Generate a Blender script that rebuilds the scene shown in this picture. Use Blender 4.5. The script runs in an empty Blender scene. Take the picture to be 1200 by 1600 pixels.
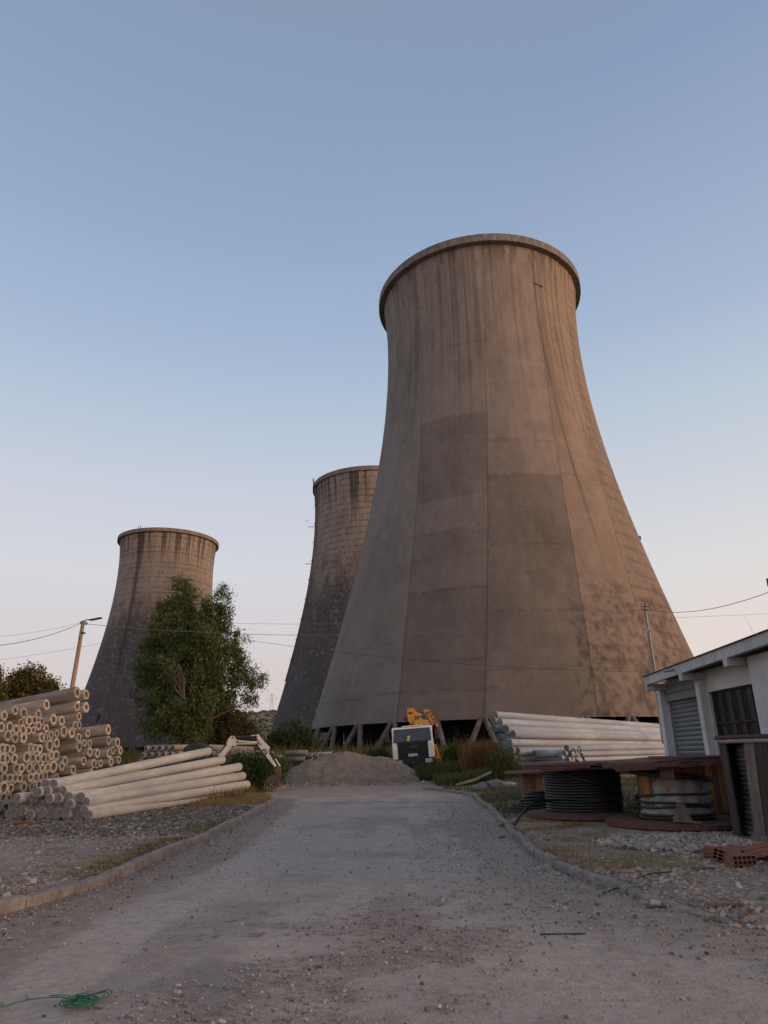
import bpy, bmesh, math
import numpy as np
from mathutils import Vector, Matrix, Euler
sc = bpy.context.scene
C = sc.collection
R = math.radians
rng = np.random.default_rng(11)

# ------------------------------------------------------------------ camera
F, PIT, ROL = 1085.0, math.atan(380 / 1085.0), R(1.0)
cam_d = bpy.data.cameras.new('camera'); cam = bpy.data.objects.new('camera', cam_d); C.objects.link(cam)
cam_d.sensor_fit = 'VERTICAL'; cam_d.sensor_height = 24; cam_d.lens = 24 * F / 1600.0
cam_d.clip_start = 0.1; cam_d.clip_end = 6000
cam.matrix_world = Matrix.Translation((0, 0, 1.6)) @ Matrix.Rotation(R(90) + PIT, 4, 'X') @ Matrix.Rotation(-ROL, 4, 'Z')
sc.camera = cam

# ------------------------------------------------------------------ world, sun, exposure
SUN_AZ, SUN_EL = R(-18), R(5.5)      # azimuth measured from +X towards +Y
world = bpy.data.worlds.new('World'); sc.world = world; world.use_nodes = True
wn, wl = world.node_tree.nodes, world.node_tree.links
bg = wn['Background']; sky = wn.new('ShaderNodeTexSky'); sky.sky_type = 'NISHITA'; sky.sun_disc = False
sky.sun_elevation = SUN_EL; sky.sun_rotation = math.pi / 2 - SUN_AZ
sky.altitude = 0; sky.air_density = 1.0; sky.dust_density = 0.6; sky.ozone_density = 1.6
# dusk air: the band above the horizon goes pink away from the sun and cream towards it
geo = wn.new('ShaderNodeNewGeometry'); sep = wn.new('ShaderNodeSeparateXYZ')
wl.new(geo.outputs['Incoming'], sep.inputs[0])
def wmath(op, a, b=None):
    n = wn.new('ShaderNodeMath'); n.operation = op
    for i, v in enumerate((a, b)):
        if v is None: continue
        if isinstance(v, (int, float)): n.inputs[i].default_value = v
        else: wl.new(v, n.inputs[i])
    return n.outputs[0]
up = wmath('MULTIPLY', sep.outputs['Z'], -1.0)
rx = wmath('MULTIPLY', sep.outputs['X'], -1.0)
ramp = wn.new('ShaderNodeValToRGB'); wl.new(up, ramp.inputs[0])
SKY_STOPS = [(0.0, (.63, .52, .52)), (0.12, (.66, .595, .60)), (0.24, (.665, .66, .70)), (0.36, (.57, .605, .705)), (0.44, (.47, .56, .685)), (0.54, (.37, .475, .645)), (0.64, (.30, .41, .575)), (0.76, (.25, .345, .50)), (1.0, (.22, .26, .34))]
el = ramp.color_ramp.elements
el[0].position, el[0].color = SKY_STOPS[0][0], (*SKY_STOPS[0][1], 1)
el[1].position, el[1].color = SKY_STOPS[-1][0], (*SKY_STOPS[-1][1], 1)
for p, c in SKY_STOPS[1:-1]:
    e = el.new(p); e.color = (*c, 1)
warm = wn.new('ShaderNodeValToRGB'); wl.new(up, warm.inputs[0])
we = warm.color_ramp.elements
we[0].position, we[0].color = 0.0, (.84, .66, .52, 1)
we[1].position, we[1].color = 1.0, (.22, .26, .34, 1)
for p, c in [(0.12, (.80, .69, .62)), (0.24, (.72, .705, .705)), (0.34, (.61, .64, .69)), (0.44, (.50, .58, .68)), (0.54, (.385, .475, .635)), (0.64, (.33, .405, .57)), (0.76, (.24, .325, .50))]:
    e = we.new(p); e.color = (*c, 1)
mr = wn.new('ShaderNodeMapRange'); wl.new(rx, mr.inputs[0]); mr.inputs[1].default_value = -0.15; mr.inputs[2].default_value = 0.6
mr.interpolation_type = 'SMOOTHSTEP'
mx = wn.new('ShaderNodeMix'); mx.data_type = 'RGBA'
wl.new(mr.outputs[0], mx.inputs[0]); wl.new(ramp.outputs[0], mx.inputs[6]); wl.new(warm.outputs[0], mx.inputs[7])
# physical sky at its usual strength, blended with the dusk air colours
NISH = 0.15
nm = wn.new('ShaderNodeMix'); nm.data_type = 'RGBA'; nm.blend_type = 'MULTIPLY'; nm.inputs[0].default_value = 1
wl.new(sky.outputs[0], nm.inputs[6]); nm.inputs[7].default_value = (NISH, NISH, NISH, 1)
m2 = wn.new('ShaderNodeMix'); m2.data_type = 'RGBA'; m2.inputs[0].default_value = 0.93
wl.new(nm.outputs[2], m2.inputs[6]); wl.new(mx.outputs[2], m2.inputs[7])
dn = wn.new('ShaderNodeVectorMath'); dn.operation = 'DOT_PRODUCT'; wl.new(geo.outputs['Incoming'], dn.inputs[0])
dn.inputs[1].default_value = (-math.cos(R(-30)), -math.sin(R(-30)), 0)
gl = wmath('POWER', wmath('MAXIMUM', dn.outputs['Value'], 0.0), 2.2)
gu = wn.new('ShaderNodeMapRange'); wl.new(up, gu.inputs[0]); gu.inputs[1].default_value = 0.75; gu.inputs[2].default_value = 0.0; gu.interpolation_type = 'SMOOTHSTEP'
gm = wn.new('ShaderNodeMix'); gm.data_type = 'RGBA'; gm.blend_type = 'ADD'; wl.new(wmath('MULTIPLY', gl, gu.outputs[0]), gm.inputs[0])
wl.new(m2.outputs[2], gm.inputs[6]); gm.inputs[7].default_value = (1.25, .62, .24, 1)
wl.new(gm.outputs[2], bg.inputs[0]); bg.inputs[1].default_value = 1.0
sun_d = bpy.data.lights.new('sun', 'SUN'); sun = bpy.data.objects.new('sun', sun_d); C.objects.link(sun)
sun_d.energy = 1.9; sun_d.angle = R(28); sun_d.color = (1.0, 0.64, 0.38)
sd = Vector((math.cos(SUN_EL) * math.cos(SUN_AZ), math.cos(SUN_EL) * math.sin(SUN_AZ), math.sin(R(8))))
sun.rotation_euler = sd.to_track_quat('Z', 'Y').to_euler(); sun.location = sd * 50
sc.view_settings.view_transform = 'Standard'; sc.view_settings.look = 'None'
sc.view_settings.exposure = 0.08; sc.view_settings.gamma = 1.0
sc.cycles.max_bounces = 6

# ------------------------------------------------------------------ measuring helpers (image ray -> real place at its own depth)
def ray(px, py):
    a, b = px - 600, py - 800; cr, sr = math.cos(ROL), math.sin(ROL)
    x = a * cr - b * sr; y = a * sr + b * cr; c, s = math.cos(PIT), math.sin(PIT)
    return np.array([x / F, c + (y / F) * s, s - (y / F) * c])
def at(px, py, Y):
    v = ray(px, py); return np.array([0, 0, 1.6]) + v * (Y / v[1])
def sstep(a, b, x):
    t = np.clip((np.asarray(x, float) - a) / (b - a), 0, 1); return t * t * (3 - 2 * t)

# ------------------------------------------------------------------ numpy noise
def vnoise(x, y, seed=0):
    x = np.asarray(x, float); y = np.asarray(y, float)
    xi = np.floor(x).astype(np.int64); yi = np.floor(y).astype(np.int64)
    fx = x - xi; fy = y - yi; fx = fx * fx * (3 - 2 * fx); fy = fy * fy * (3 - 2 * fy)
    def h(a, b):
        n = (a * 374761393 + b * 668265263 + seed * 1442695041) & 0x7fffffff
        n = ((n ^ (n >> 13)) * 1274126177) & 0x7fffffff
        return ((n ^ (n >> 16)) & 0xffff) / 65535.0
    return (h(xi, yi) * (1 - fx) + h(xi + 1, yi) * fx) * (1 - fy) + (h(xi, yi + 1) * (1 - fx) + h(xi + 1, yi + 1) * fx) * fy
def fbm(x, y, o=4, seed=0):
    s = 0; a = 1; t = 0
    for i in range(o):
        s = s + a * vnoise(x * 2 ** i, y * 2 ** i, seed + i * 17); t += a; a *= .5
    return s / t

# ------------------------------------------------------------------ materials
def mat(name, c1, c2=None, scale=4.0, rough=0.85, bump=0.0, bscale=None, stretch=(1, 1, 1), metal=0.0, c3=None, s3=30.0, f3=0.35, attr=None, thr=(.35, .65), coords='Object', bdist=0.02, alpha=None, objvar=0.0):
    m = bpy.data.materials.new(name); m.use_nodes = True
    n, l = m.node_tree.nodes, m.node_tree.links; b = n['Principled BSDF']
    b.inputs['Roughness'].default_value = rough; b.inputs['Metallic'].default_value = metal
    tc = n.new('ShaderNodeTexCoord'); mp = n.new('ShaderNodeMapping'); mp.inputs['Scale'].default_value = stretch
    l.new(tc.outputs[coords], mp.inputs[0])
    col = None
    def noise(s, d=5):
        t = n.new('ShaderNodeTexNoise'); t.inputs['Scale'].default_value = s; t.inputs['Detail'].default_value = d
        l.new(mp.outputs[0], t.inputs['Vector']); return t.outputs[0]
    def rng_(v, a, c):
        r = n.new('ShaderNodeMapRange'); r.inputs[1].default_value = a; r.inputs[2].default_value = c; l.new(v, r.inputs[0]); return r.outputs[0]
    def mix(f, a, c, mode='MIX'):
        x = n.new('ShaderNodeMix'); x.data_type = 'RGBA'; x.blend_type = mode
        if isinstance(f, float): x.inputs[0].default_value = f
        else: l.new(f, x.inputs[0])
        for i, v in ((6, a), (7, c)):
            if isinstance(v, tuple): x.inputs[i].default_value = (*v, 1)
            else: l.new(v, x.inputs[i])
        return x.outputs[2]
    col = c1
    if attr:
        a = n.new('ShaderNodeAttribute'); a.attribute_name = attr; col = a.outputs['Color']
        if c1 != (1, 1, 1): col = mix(1.0, col, c1, 'MULTIPLY')
    if c2 is not None: 
        f = rng_(noise(scale), *thr)
        col = mix(f, col, c2 if not attr else mix(1.0, col, c2, 'MULTIPLY'))
    if c3 is not None:
        g = rng_(noise(s3, 3), .45, .7)
        q = n.new('ShaderNodeMath'); q.operation = 'MULTIPLY'; l.new(g, q.inputs[0]); q.inputs[1].default_value = f3
        col = mix(q.outputs[0], col, c3 if not attr else mix(1.0, col, c3, 'MULTIPLY'))
    if objvar:
        oi = n.new('ShaderNodeObjectInfo'); vr = n.new('ShaderNodeMapRange'); l.new(oi.outputs['Random'], vr.inputs[0]); vr.inputs[3].default_value = 1 - objvar; vr.inputs[4].default_value = 1 + objvar * .6
        hv = n.new('ShaderNodeHueSaturation'); l.new(vr.outputs[0], hv.inputs['Value']); l.new(vr.outputs[0], hv.inputs['Saturation']); l.new(col, hv.inputs['Color']); col = hv.outputs[0]
    if isinstance(col, tuple): b.inputs['Base Color'].default_value = (*col, 1)
    else: l.new(col, b.inputs['Base Color'])
    if bump:
        bp = n.new('ShaderNodeBump'); bp.inputs['Strength'].default_value = bump; bp.inputs['Distance'].default_value = bdist
        l.new(noise(bscale or scale * 4, 8), bp.inputs['Height']); l.new(bp.outputs[0], b.inputs['Normal'])
    if alpha is not None: b.inputs['Alpha'].default_value = alpha
    return m
M = {}
M['shell'] = mat('tower_concrete', (1, 1, 1), (.90, .88, .87), .8, .95, .6, 7.0, (1, 1, .8), c3=(.66, .64, .62), s3=7, f3=.5, attr='col', bdist=.06)
M['shell_old'] = mat('old_tower_concrete', (1, 1, 1), (.80, .78, .77), .5, .95, .8, 2.5, (1, 1, .7), c3=(.6, .57, .56), s3=3.0, f3=.6, attr='col', bdist=.12)
M['inner'] = mat('tower_inside', (.10, .09, .085), (.06, .055, .05), .5, .95)
M['leg'] = mat('leg_concrete', (.15, .13, .115), (.085, .075, .068), 1.5, .95, .4, 8)
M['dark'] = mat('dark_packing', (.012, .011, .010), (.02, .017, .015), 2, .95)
M['pole_h'] = mat('hollow_pole_concrete', (.29, .26, .225), (.19, .17, .15), 1.6, .85, .35, 20, (.5, 1.6, 1.6), c3=(.12, .10, .085), s3=5, f3=.45, objvar=.28, thr=(.4, .6))
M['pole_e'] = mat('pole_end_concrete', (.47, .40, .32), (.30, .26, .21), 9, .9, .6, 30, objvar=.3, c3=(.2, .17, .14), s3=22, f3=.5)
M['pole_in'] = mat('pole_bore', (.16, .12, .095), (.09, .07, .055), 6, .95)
M['pole_s'] = mat('solid_pole_concrete', (.53, .49, .425), (.42, .39, .35), 1.2, .8, .3, 25, (.4, 1.6, 1.6), c3=(.28, .25, .22), s3=4.5, f3=.32, objvar=.10, thr=(.4, .6))
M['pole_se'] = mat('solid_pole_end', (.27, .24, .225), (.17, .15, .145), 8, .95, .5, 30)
M['pole_r'] = mat('white_pole_concrete', (.39, .415, .44), (.30, .32, .34), 1.0, .8, .2, 25, (.35, 1.6, 1.6), c3=(.18, .18, .18), s3=3.2, f3=.3, objvar=.15, thr=(.4, .6))
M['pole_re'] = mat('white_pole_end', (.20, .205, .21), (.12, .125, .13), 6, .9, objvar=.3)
M['kerb'] = mat('kerb_concrete', (.29, .255, .225), (.19, .165, .145), 4, .95, .8, 22, c3=(.12, .10, .085), s3=14, f3=.6, bdist=.03)
M['bark'] = mat('bark', (.11, .085, .065), (.06, .047, .036), 5, .95, .6, 18, (1, 1, .25))
M['wood_pole'] = mat('utility_pole_wood', (.33, .235, .17), (.22, .155, .11), 3, .9, .3, 20, (2, 2, .2))
M['steel'] = mat('grey_steel', (.30, .30, .30), (.22, .22, .22), 4, .6, metal=.3)
M['black'] = mat('black_rubber', (.018, .018, .019), (.03, .029, .028), 5, .55, .15, 30)
M['cable'] = mat('black_cable', (.012, .012, .013), (.022, .021, .021), 2.5, .45, .15, 30, c3=(.04, .035, .032), s3=6, f3=.3)
M['white'] = mat('white_paint', (.74, .73, .70), (.62, .60, .57), 3, .5, c3=(.35, .30, .25), s3=7, f3=.25)
M['wall'] = mat('white_plaster', (.60, .585, .56), (.51, .495, .47), 1.5, .9, .15, 30, c3=(.36, .33, .30), s3=2.2, f3=.3)
M['fascia'] = mat('painted_concrete', (.52, .51, .50), (.44, .43, .42), 2, .8, .15, 30, (1, 1, .3), c3=(.30, .28, .26), s3=3, f3=.4)
M['roof'] = mat('roof_sheet', (.10, .085, .075), (.16, .13, .11), 3, .8)
M['shutter'] = mat('grey_shutter', (.185, .198, .205), (.155, .165, .17), 2.5, .5, c3=(.13, .13, .13), s3=6, f3=.4)
M['glass'] = mat('dark_glass', (.015, .015, .018), (.035, .03, .03), 3, .3)
M['frame'] = mat('rusty_window_bars', (.045, .03, .027), (.03, .022, .02), 8, .8)
M['red'] = mat('red_oxide_wood', (.155, .048, .034), (.085, .034, .027), 5, .8, .5, 18, (1, 1, 1), c3=(.06, .045, .04), s3=12, f3=.7)
M['redtop'] = mat('weathered_red_boards', (.17, .085, .062), (.10, .062, .05), 3, .9, .5, 18, (1, 6, 1), c3=(.06, .045, .04), s3=12, f3=.6)
M['stave'] = mat('orange_wood_stave', (.42, .20, .060), (.26, .12, .042), 3.5, .8, .35, 20, (4, 4, .3), c3=(.10, .055, .03), s3=14, f3=.6)
M['stave_dark'] = mat('brown_wood_stave', (.20, .095, .048), (.12, .062, .038), 3, .85, .4, 20, (4, 4, .3), c3=(.05, .03, .02), s3=14, f3=.7)
M['grey_wood'] = mat('grey_weathered_wood', (.20, .155, .125), (.13, .10, .082), 4, .92, .5, 18, (3, 3, .3), c3=(.06, .048, .04), s3=16, f3=.6)
M['dark_wood'] = mat('dark_weathered_wood', (.075, .045, .036), (.045, .03, .025), 4, .92, .5, 18, (3, 3, .3))
M['plastic'] = mat('plastic_wrap', (.33, .31, .30), (.24, .225, .22), 3, .28, .8, 7, (1, 1, 2), bdist=.06, alpha=.86)
M['plastic_old'] = mat('dusty_plastic_wrap', (.19, .185, .18), (.12, .115, .112), 4, .4, .8, 14, (1, 1, 2), bdist=.04)
M['yellow'] = mat('yellow_crane_paint', (.62, .27, .020), (.50, .20, .02), 5, .5, c3=(.2, .09, .02), s3=9, f3=.4)
M['cream'] = mat('cream_paint', (.72, .66, .57), (.62, .56, .48), 4, .45, c3=(.35, .28, .2), s3=10, f3=.35)
M['rust'] = mat('rusty_steel', (.16, .085, .058), (.085, .052, .04), 8, .85, .4, 30)
M['brick'] = mat('terracotta', (.25, .10, .062), (.17, .072, .05), 6, .9, .3, 40, c3=(.27, .155, .11), s3=18, f3=.4)
M['gravel'] = mat('gravel_heap', (.25, .185, .132), (.155, .115, .085), 2.2, .98, 1.0, 18, c3=(.38, .32, .26), s3=26, f3=.55, bdist=.06)
M['rope'] = mat('green_rope', (.010, .10, .050), (.02, .15, .08), 20, .7)
M['plate'] = mat('plate_white', (.6, .6, .58), None)
M['chrome'] = mat('dull_metal_marks', (.13, .13, .13), None, rough=.4, metal=.5)
M['lamp_glass'] = mat('headlamp_glass', (.42, .42, .42), (.25, .25, .25), 20, .25)
def leafmat(name):
    m = mat(name, (1, 1, 1), rough=.75, attr='col'); n, l = m.node_tree.nodes, m.node_tree.links
    b = n['Principled BSDF']; a = [x for x in n if x.type == 'ATTRIBUTE'][0]
    t = n.new('ShaderNodeBsdfTranslucent'); l.new(a.outputs['Color'], t.inputs[0])
    x = n.new('ShaderNodeMixShader'); x.inputs[0].default_value = .25
    out = n['Material Output']; l.new(b.outputs[0], x.inputs[1]); l.new(t.outputs[0], x.inputs[2]); l.new(x.outputs[0], out.inputs[0])
    b.inputs['Specular IOR Level'].default_value = .2
    return m
M['wirepale'] = mat('pale_wire', (.16, .15, .15), None)
M['leaf'] = leafmat('foliage')
M['stone'] = mat('stones', (1, 1, 1), rough=.95, attr='col')

# ------------------------------------------------------------------ mesh helpers
def link(name, me, parent=None, loc=None):
    o = bpy.data.objects.new(name, me); C.objects.link(o)
    if parent is not None: o.parent = parent
    if loc is not None: o.location = loc
    return o
def tag(o, label=None, cat=None, group=None, kind=None):
    if label: o['label'] = label
    if cat: o['category'] = cat
    if group: o['group'] = group
    if kind: o['kind'] = kind
    return o
def empty(name, loc=(0, 0, 0), label=None, cat=None, group=None, rot=None):
    o = bpy.data.objects.new(name, None); C.objects.link(o); o.location = Vector(loc); o.empty_display_size = .2
    if rot: o.rotation_euler = rot
    return tag(o, label, cat, group)
def np_mesh(name, V, Fc, mats, mi=None, smooth=False, col=None):
    """V (n,3); Fc (m,k) array of equal-sized faces or list of faces"""
    me = bpy.data.meshes.new(name)
    V = np.asarray(V, np.float32)
    if isinstance(Fc, np.ndarray):
        k = Fc.shape[1]; tot = np.full(len(Fc), k, np.int32); flat = Fc.astype(np.int32).ravel()
    else:
        tot = np.array([len(f) for f in Fc], np.int32); flat = np.array([i for f in Fc for i in f], np.int32)
    me.vertices.add(len(V)); me.vertices.foreach_set('co', V.ravel())
    me.loops.add(len(flat)); me.loops.foreach_set('vertex_index', flat)
    me.polygons.add(len(tot)); st = np.zeros(len(tot), np.int32); st[1:] = np.cumsum(tot)[:-1]
    me.polygons.foreach_set('loop_start', st); me.polygons.foreach_set('loop_total', tot)
    me.polygons.foreach_set('use_smooth', np.full(len(tot), smooth) if isinstance(smooth, bool) else np.asarray(smooth, bool))
    if mi is not None: me.polygons.foreach_set('material_index', np.asarray(mi, np.int32))
    me.update(calc_edges=True); me.validate(clean_customdata=False)
    for m in (mats if isinstance(mats, (list, tuple)) else [mats]): me.materials.append(m)
    if col is not None:
        a = me.color_attributes.new('col', 'FLOAT_COLOR', 'POINT')
        cc = np.ones((len(V), 4), np.float32); cc[:, :3] = col; a.data.foreach_set('color', cc.ravel())
    return me
class MB:
    def __init__(s): s.v = []; s.f = []; s.m = []; s.sm = []
    def add(s, V, Fs, m=0, smooth=False, mtx=None):
        V = np.asarray(V, float)
        if mtx is not None:
            A = np.array(mtx); V = V @ A[:3, :3].T + A[:3, 3]
        b = sum(len(x) for x in s.v); s.v.append(V)
        for f in Fs: s.f.append([i + b for i in f]); s.m.append(m); s.sm.append(smooth)
        return s
    def box(s, c, size, rot=None, m=0, jit=0.0, taper=1.0):
        h = np.array(size) / 2; V = np.array([[x, y, z] for z in (-1, 1) for y in (-1, 1) for x in (-1, 1)], float) * h
        V[4:, :2] *= taper
        if jit: V += rng.normal(0, jit, V.shape)
        if rot is not None: V = V @ np.array(Euler(rot).to_matrix()).T
        V = V + np.array(c)
        return s.add(V, [(0, 2, 3, 1), (4, 5, 7, 6), (0, 1, 5, 4), (2, 6, 7, 3), (0, 4, 6, 2), (1, 3, 7, 5)], m)
    def bar(s, p, q, w, t, m=0, upv=(0, 0, 1)):
        p, q = np.array(p, float), np.array(q, float); d = q - p; L = np.linalg.norm(d); d /= L
        u = np.array(upv, float); a = np.cross(d, u)
        if np.linalg.norm(a) < 1e-3: a = np.cross(d, (1, 0, 0))
        a /= np.linalg.norm(a); b = np.cross(a, d)
        V = [p + sx * a * w / 2 + sy * b * t / 2 for sx, sy in ((-1, -1), (1, -1), (1, 1), (-1, 1))] + [q + sx * a * w / 2 + sy * b * t / 2 for sx, sy in ((-1, -1), (1, -1), (1, 1), (-1, 1))]
        return s.add(V, [(3, 2, 1, 0), (4, 5, 6, 7), (0, 1, 5, 4), (1, 2, 6, 5), (2, 3, 7, 6), (3, 0, 4, 7)], m)
    def tube(s, pts, r, n=8, caps=True, m=0, closed=False, mcap=None):
        P = np.array(pts, float); k = len(P); rr = np.broadcast_to(np.asarray(r, float), (k,))
        if closed: T = np.roll(P, -1, 0) - np.roll(P, 1, 0)
        else:
            T = np.gradient(P, axis=0)
        T /= np.linalg.norm(T, axis=1)[:, None] + 1e-12
        u = np.array([0, 0, 1.0]);
        if abs(T[0] @ u) > .9: u = np.array([1.0, 0, 0])
        V = []
        for i in range(k):
            a = np.cross(T[i], u); a /= np.linalg.norm(a) + 1e-12; b = np.cross(a, T[i]); u = b
            for j in range(n):
                t = 2 * math.pi * j / n; V.append(P[i] + rr[i] * (math.cos(t) * a + math.sin(t) * b))
        Fs = []; kk = k if closed else k - 1
        for i in range(kk):
            for j in range(n):
                a0 = i * n + j; a1 = i * n + (j + 1) % n; b0 = ((i + 1) % k) * n + j; b1 = ((i + 1) % k) * n + (j + 1) % n
                Fs.append((a0, a1, b1, b0))
        s.add(V, Fs, m, True)
        if caps and not closed:
            s.add(V[:n], [tuple(range(n))[::-1]], m if mcap is None else mcap); s.add(V[-n:], [tuple(range(n))], m if mcap is None else mcap)
        return s
    def lathe(s, prof, n=48, m=0, smooth=True, c=(0, 0, 0), a0=0, a1=360, closed=False, wob=None):
        full = abs(a1 - a0) >= 360; k = n if full else n + 1
        A = np.radians(a0 + (a1 - a0) * np.arange(k) / n); P = np.array(prof, float); V = []
        for i, (r, z) in enumerate(P):
            w = 0 if wob is None else wob
            rr = r + (w * (fbm(np.cos(A) * 2 + 5, np.sin(A) * 2 + 5 + z * 1.3, 3) - .5) if wob else 0)
            V.append(np.stack([c[0] + rr * np.cos(A), c[1] + rr * np.sin(A), np.full(k, c[2] + z)], 1))
        V = np.concatenate(V); Fs = []
        pr = len(P); rows = pr if closed else pr - 1
        for i in range(rows):
            i2 = (i + 1) % pr
            for j in range(n):
                j2 = (j + 1) % k
                Fs.append((i * k + j, i * k + j2, i2 * k + j2, i2 * k + j))
        return s.add(V, Fs, m, smooth)
    def disc(s, c, r, n=32, m=0, up=True):
        A = 2 * math.pi * np.arange(n) / n
        V = np.stack([c[0] + r * np.cos(A), c[1] + r * np.sin(A), np.full(n, c[2])], 1)
        return s.add(V, [tuple(range(n)) if up else tuple(range(n))[::-1]], m)
    def prism(s, poly, d0, d1, m=0, frame=None):
        """poly: list of 3-D points lying in a plane; extruded by vector d0..d1"""
        P = np.array(poly, float); k = len(P); V = np.concatenate([P + d0, P + d1])
        return s.add(V, [tuple(range(k)), tuple(range(2 * k - 1, k - 1, -1))] + [(i, i + k, (i + 1) % k + k, (i + 1) % k) for i in range(k)], m)
    def mesh(s, name, mats, off=(0, 0, 0)):
        V = np.concatenate(s.v) - np.array(off); return np_mesh(name, V, s.f, mats, s.m, s.sm)
    def build(s, name, mats, parent=None, bevel=0.0, off=None):
        # children of an unrotated empty get world coordinates minus the empty's place
        if off is None:
            off = np.zeros(3); p = parent
            while p is not None: off = off + np.array(p.location); p = p.parent
        me = s.mesh(name, mats, off); fix_normals(me) if bevel != -1 else None
        o = link(name, me, parent)
        if bevel > 0:
            b = o.modifiers.new('bevel', 'BEVEL'); b.width = bevel; b.segments = 2; b.limit_method = 'ANGLE'
        return o
def fix_normals(me):
    bm = bmesh.new(); bm.from_mesh(me); bmesh.ops.recalc_face_normals(bm, faces=bm.faces); bm.to_mesh(me); bm.free()
def text_mesh(name, body, size, ext, m, parent, loc, rot, scale=(1, 1, 1), space=1.0):
    tx = bpy.data.curves.new(name, 'FONT'); tx.body = body; tx.size = size; tx.extrude = ext; tx.align_x = 'CENTER'; tx.space_character = space
    tmp = bpy.data.objects.new(name, tx); C.objects.link(tmp); bpy.context.view_layer.update()
    me = bpy.data.meshes.new_from_object(tmp.evaluated_get(bpy.context.evaluated_depsgraph_get())); bpy.data.objects.remove(tmp); bpy.data.curves.remove(tx)
    me.name = name; me.materials.clear(); me.materials.append(m)
    o = link(name, me, parent, loc); o.rotation_euler = rot; o.scale = scale; return o
ORD = ['zeroth', 'first', 'second', 'third', 'fourth', 'fifth', 'sixth', 'seventh', 'eighth', 'ninth', 'tenth', 'eleventh', 'twelfth', 'thirteenth', 'fourteenth', 'fifteenth', 'sixteenth', 'seventeenth', 'eighteenth', 'nineteenth', 'twentieth']

# ------------------------------------------------------------------ GROUND
KL = np.array([(-5.2, 2), (-4.6, 6), (-4.29, 8.63), (-4.13, 9.13), (-3.85, 10.44), (-3.84, 13.46), (-3.79, 16.37), (-3.95, 22.35), (-4.33, 29.0)])
KR = np.array([(3.25, 7.6), (2.98, 8.36), (2.76, 8.9), (2.67, 9.58), (2.43, 10.4), (2.38, 11.18), (2.3, 11.95), (2.32, 12.83), (2.42, 14.42), (2.56, 16.77), (2.76, 19.48), (2.88, 21.56), (3.02, 25.38), (3.28, 29.95), (2.62, 33.22), (1.62, 36.01)])
def xl(y): return np.interp(y, np.r_[KL[:, 1], 30.2, 31.5, 34, 60], np.r_[KL[:, 0], -4.8, -7.5, -30, -34])
def xr(y): return np.interp(y, np.r_[2.0, 5.0, KR[:, 1], 39, 41.0, 44], np.r_[11.0, 6.2, KR[:, 0], 3.4, 3.5, 2.5])
def gh(x, y):
    x = np.asarray(x, float); y = np.asarray(y, float)
    h = .68 * sstep(43.5, 48.5, y) + .33 * sstep(3.4, 6, x) * sstep(27, 37, y) * (1 - sstep(37, 49, y))
    out = np.maximum(sstep(0, -.35, x - xl(y)), sstep(0, .4, x - xr(y)) * sstep(7.2, 9.0, y)) * (y < 42)
    h = h + .11 * out
    bank = 1.0 * sstep(36.9, 38.2, y) * sstep(0, -1.5, x - np.interp(y, [41.3, 42.6, 47, 48.5], [-5.4, -8.2, -8.2, -3.9])) * (1 - sstep(54, 64, y))
    return np.maximum(h, bank)
def gz(x, y): return float(gh(x, y))
def axis_vals(lo, hi, segs):
    v = [lo]
    for end, step in segs:
        n = max(1, int(round((end - v[-1]) / step))); v += list(np.linspace(v[-1], end, n + 1)[1:])
    return np.array(v)
xs = axis_vals(-3000, 3000, [(-400, 260), (-60, 20), (-14, 1.2), (9, .10), (30, 1.0), (80, 5), (500, 40), (3000, 250)])
ys = axis_vals(-200, 4000, [(-20, 30), (3, 1.5), (14, .09), (24, .14), (50, .35), (80, 1.2), (200, 6), (600, 40), (4000, 250)])
X, Yg = np.meshgrid(xs, ys)
Hh = gh(X, Yg)
near = (1 - sstep(60, 120, Yg)) * (np.abs(X) < 60)
inroad = (X > xl(Yg)) & (X < xr(Yg)) & (Yg < 43)
Hh = Hh + near * (.05 * (fbm(X * .5, Yg * .5, 4, 3) - .5) + .035 * (fbm(X * 4, Yg * 4, 4, 5) - .5)) * np.where(inroad, .3, 1)
Hh = np.where(inroad & (X > xl(Yg) + .25) & (X < xr(Yg) - .25), Hh - .10, Hh)
# distant hills
dist = np.hypot(X, Yg); az = np.degrees(np.arctan2(X, np.maximum(Yg, 1)))
hill = sstep(320, 830, dist) * (26 + 30 * np.exp(-((az + 9) / 14) ** 2) + 6 * (fbm(X / 150, Yg / 150, 4, 9) - .5) * 2) * (Yg > 0)
# grid is coarse far away; the hills get their own finer sheet below
def grid_mesh(name, X, Y, Z, m, col=None):
    ny, nx = X.shape; V = np.stack([X, Y, Z], -1).reshape(-1, 3)
    i = np.arange(ny * nx).reshape(ny, nx)
    Fq = np.stack([i[:-1, :-1], i[:-1, 1:], i[1:, 1:], i[1:, :-1]], -1).reshape(-1, 4)
    return np_mesh(name, V, Fq, m, None, True, None if col is None else col.reshape(-1, 3))
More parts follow.
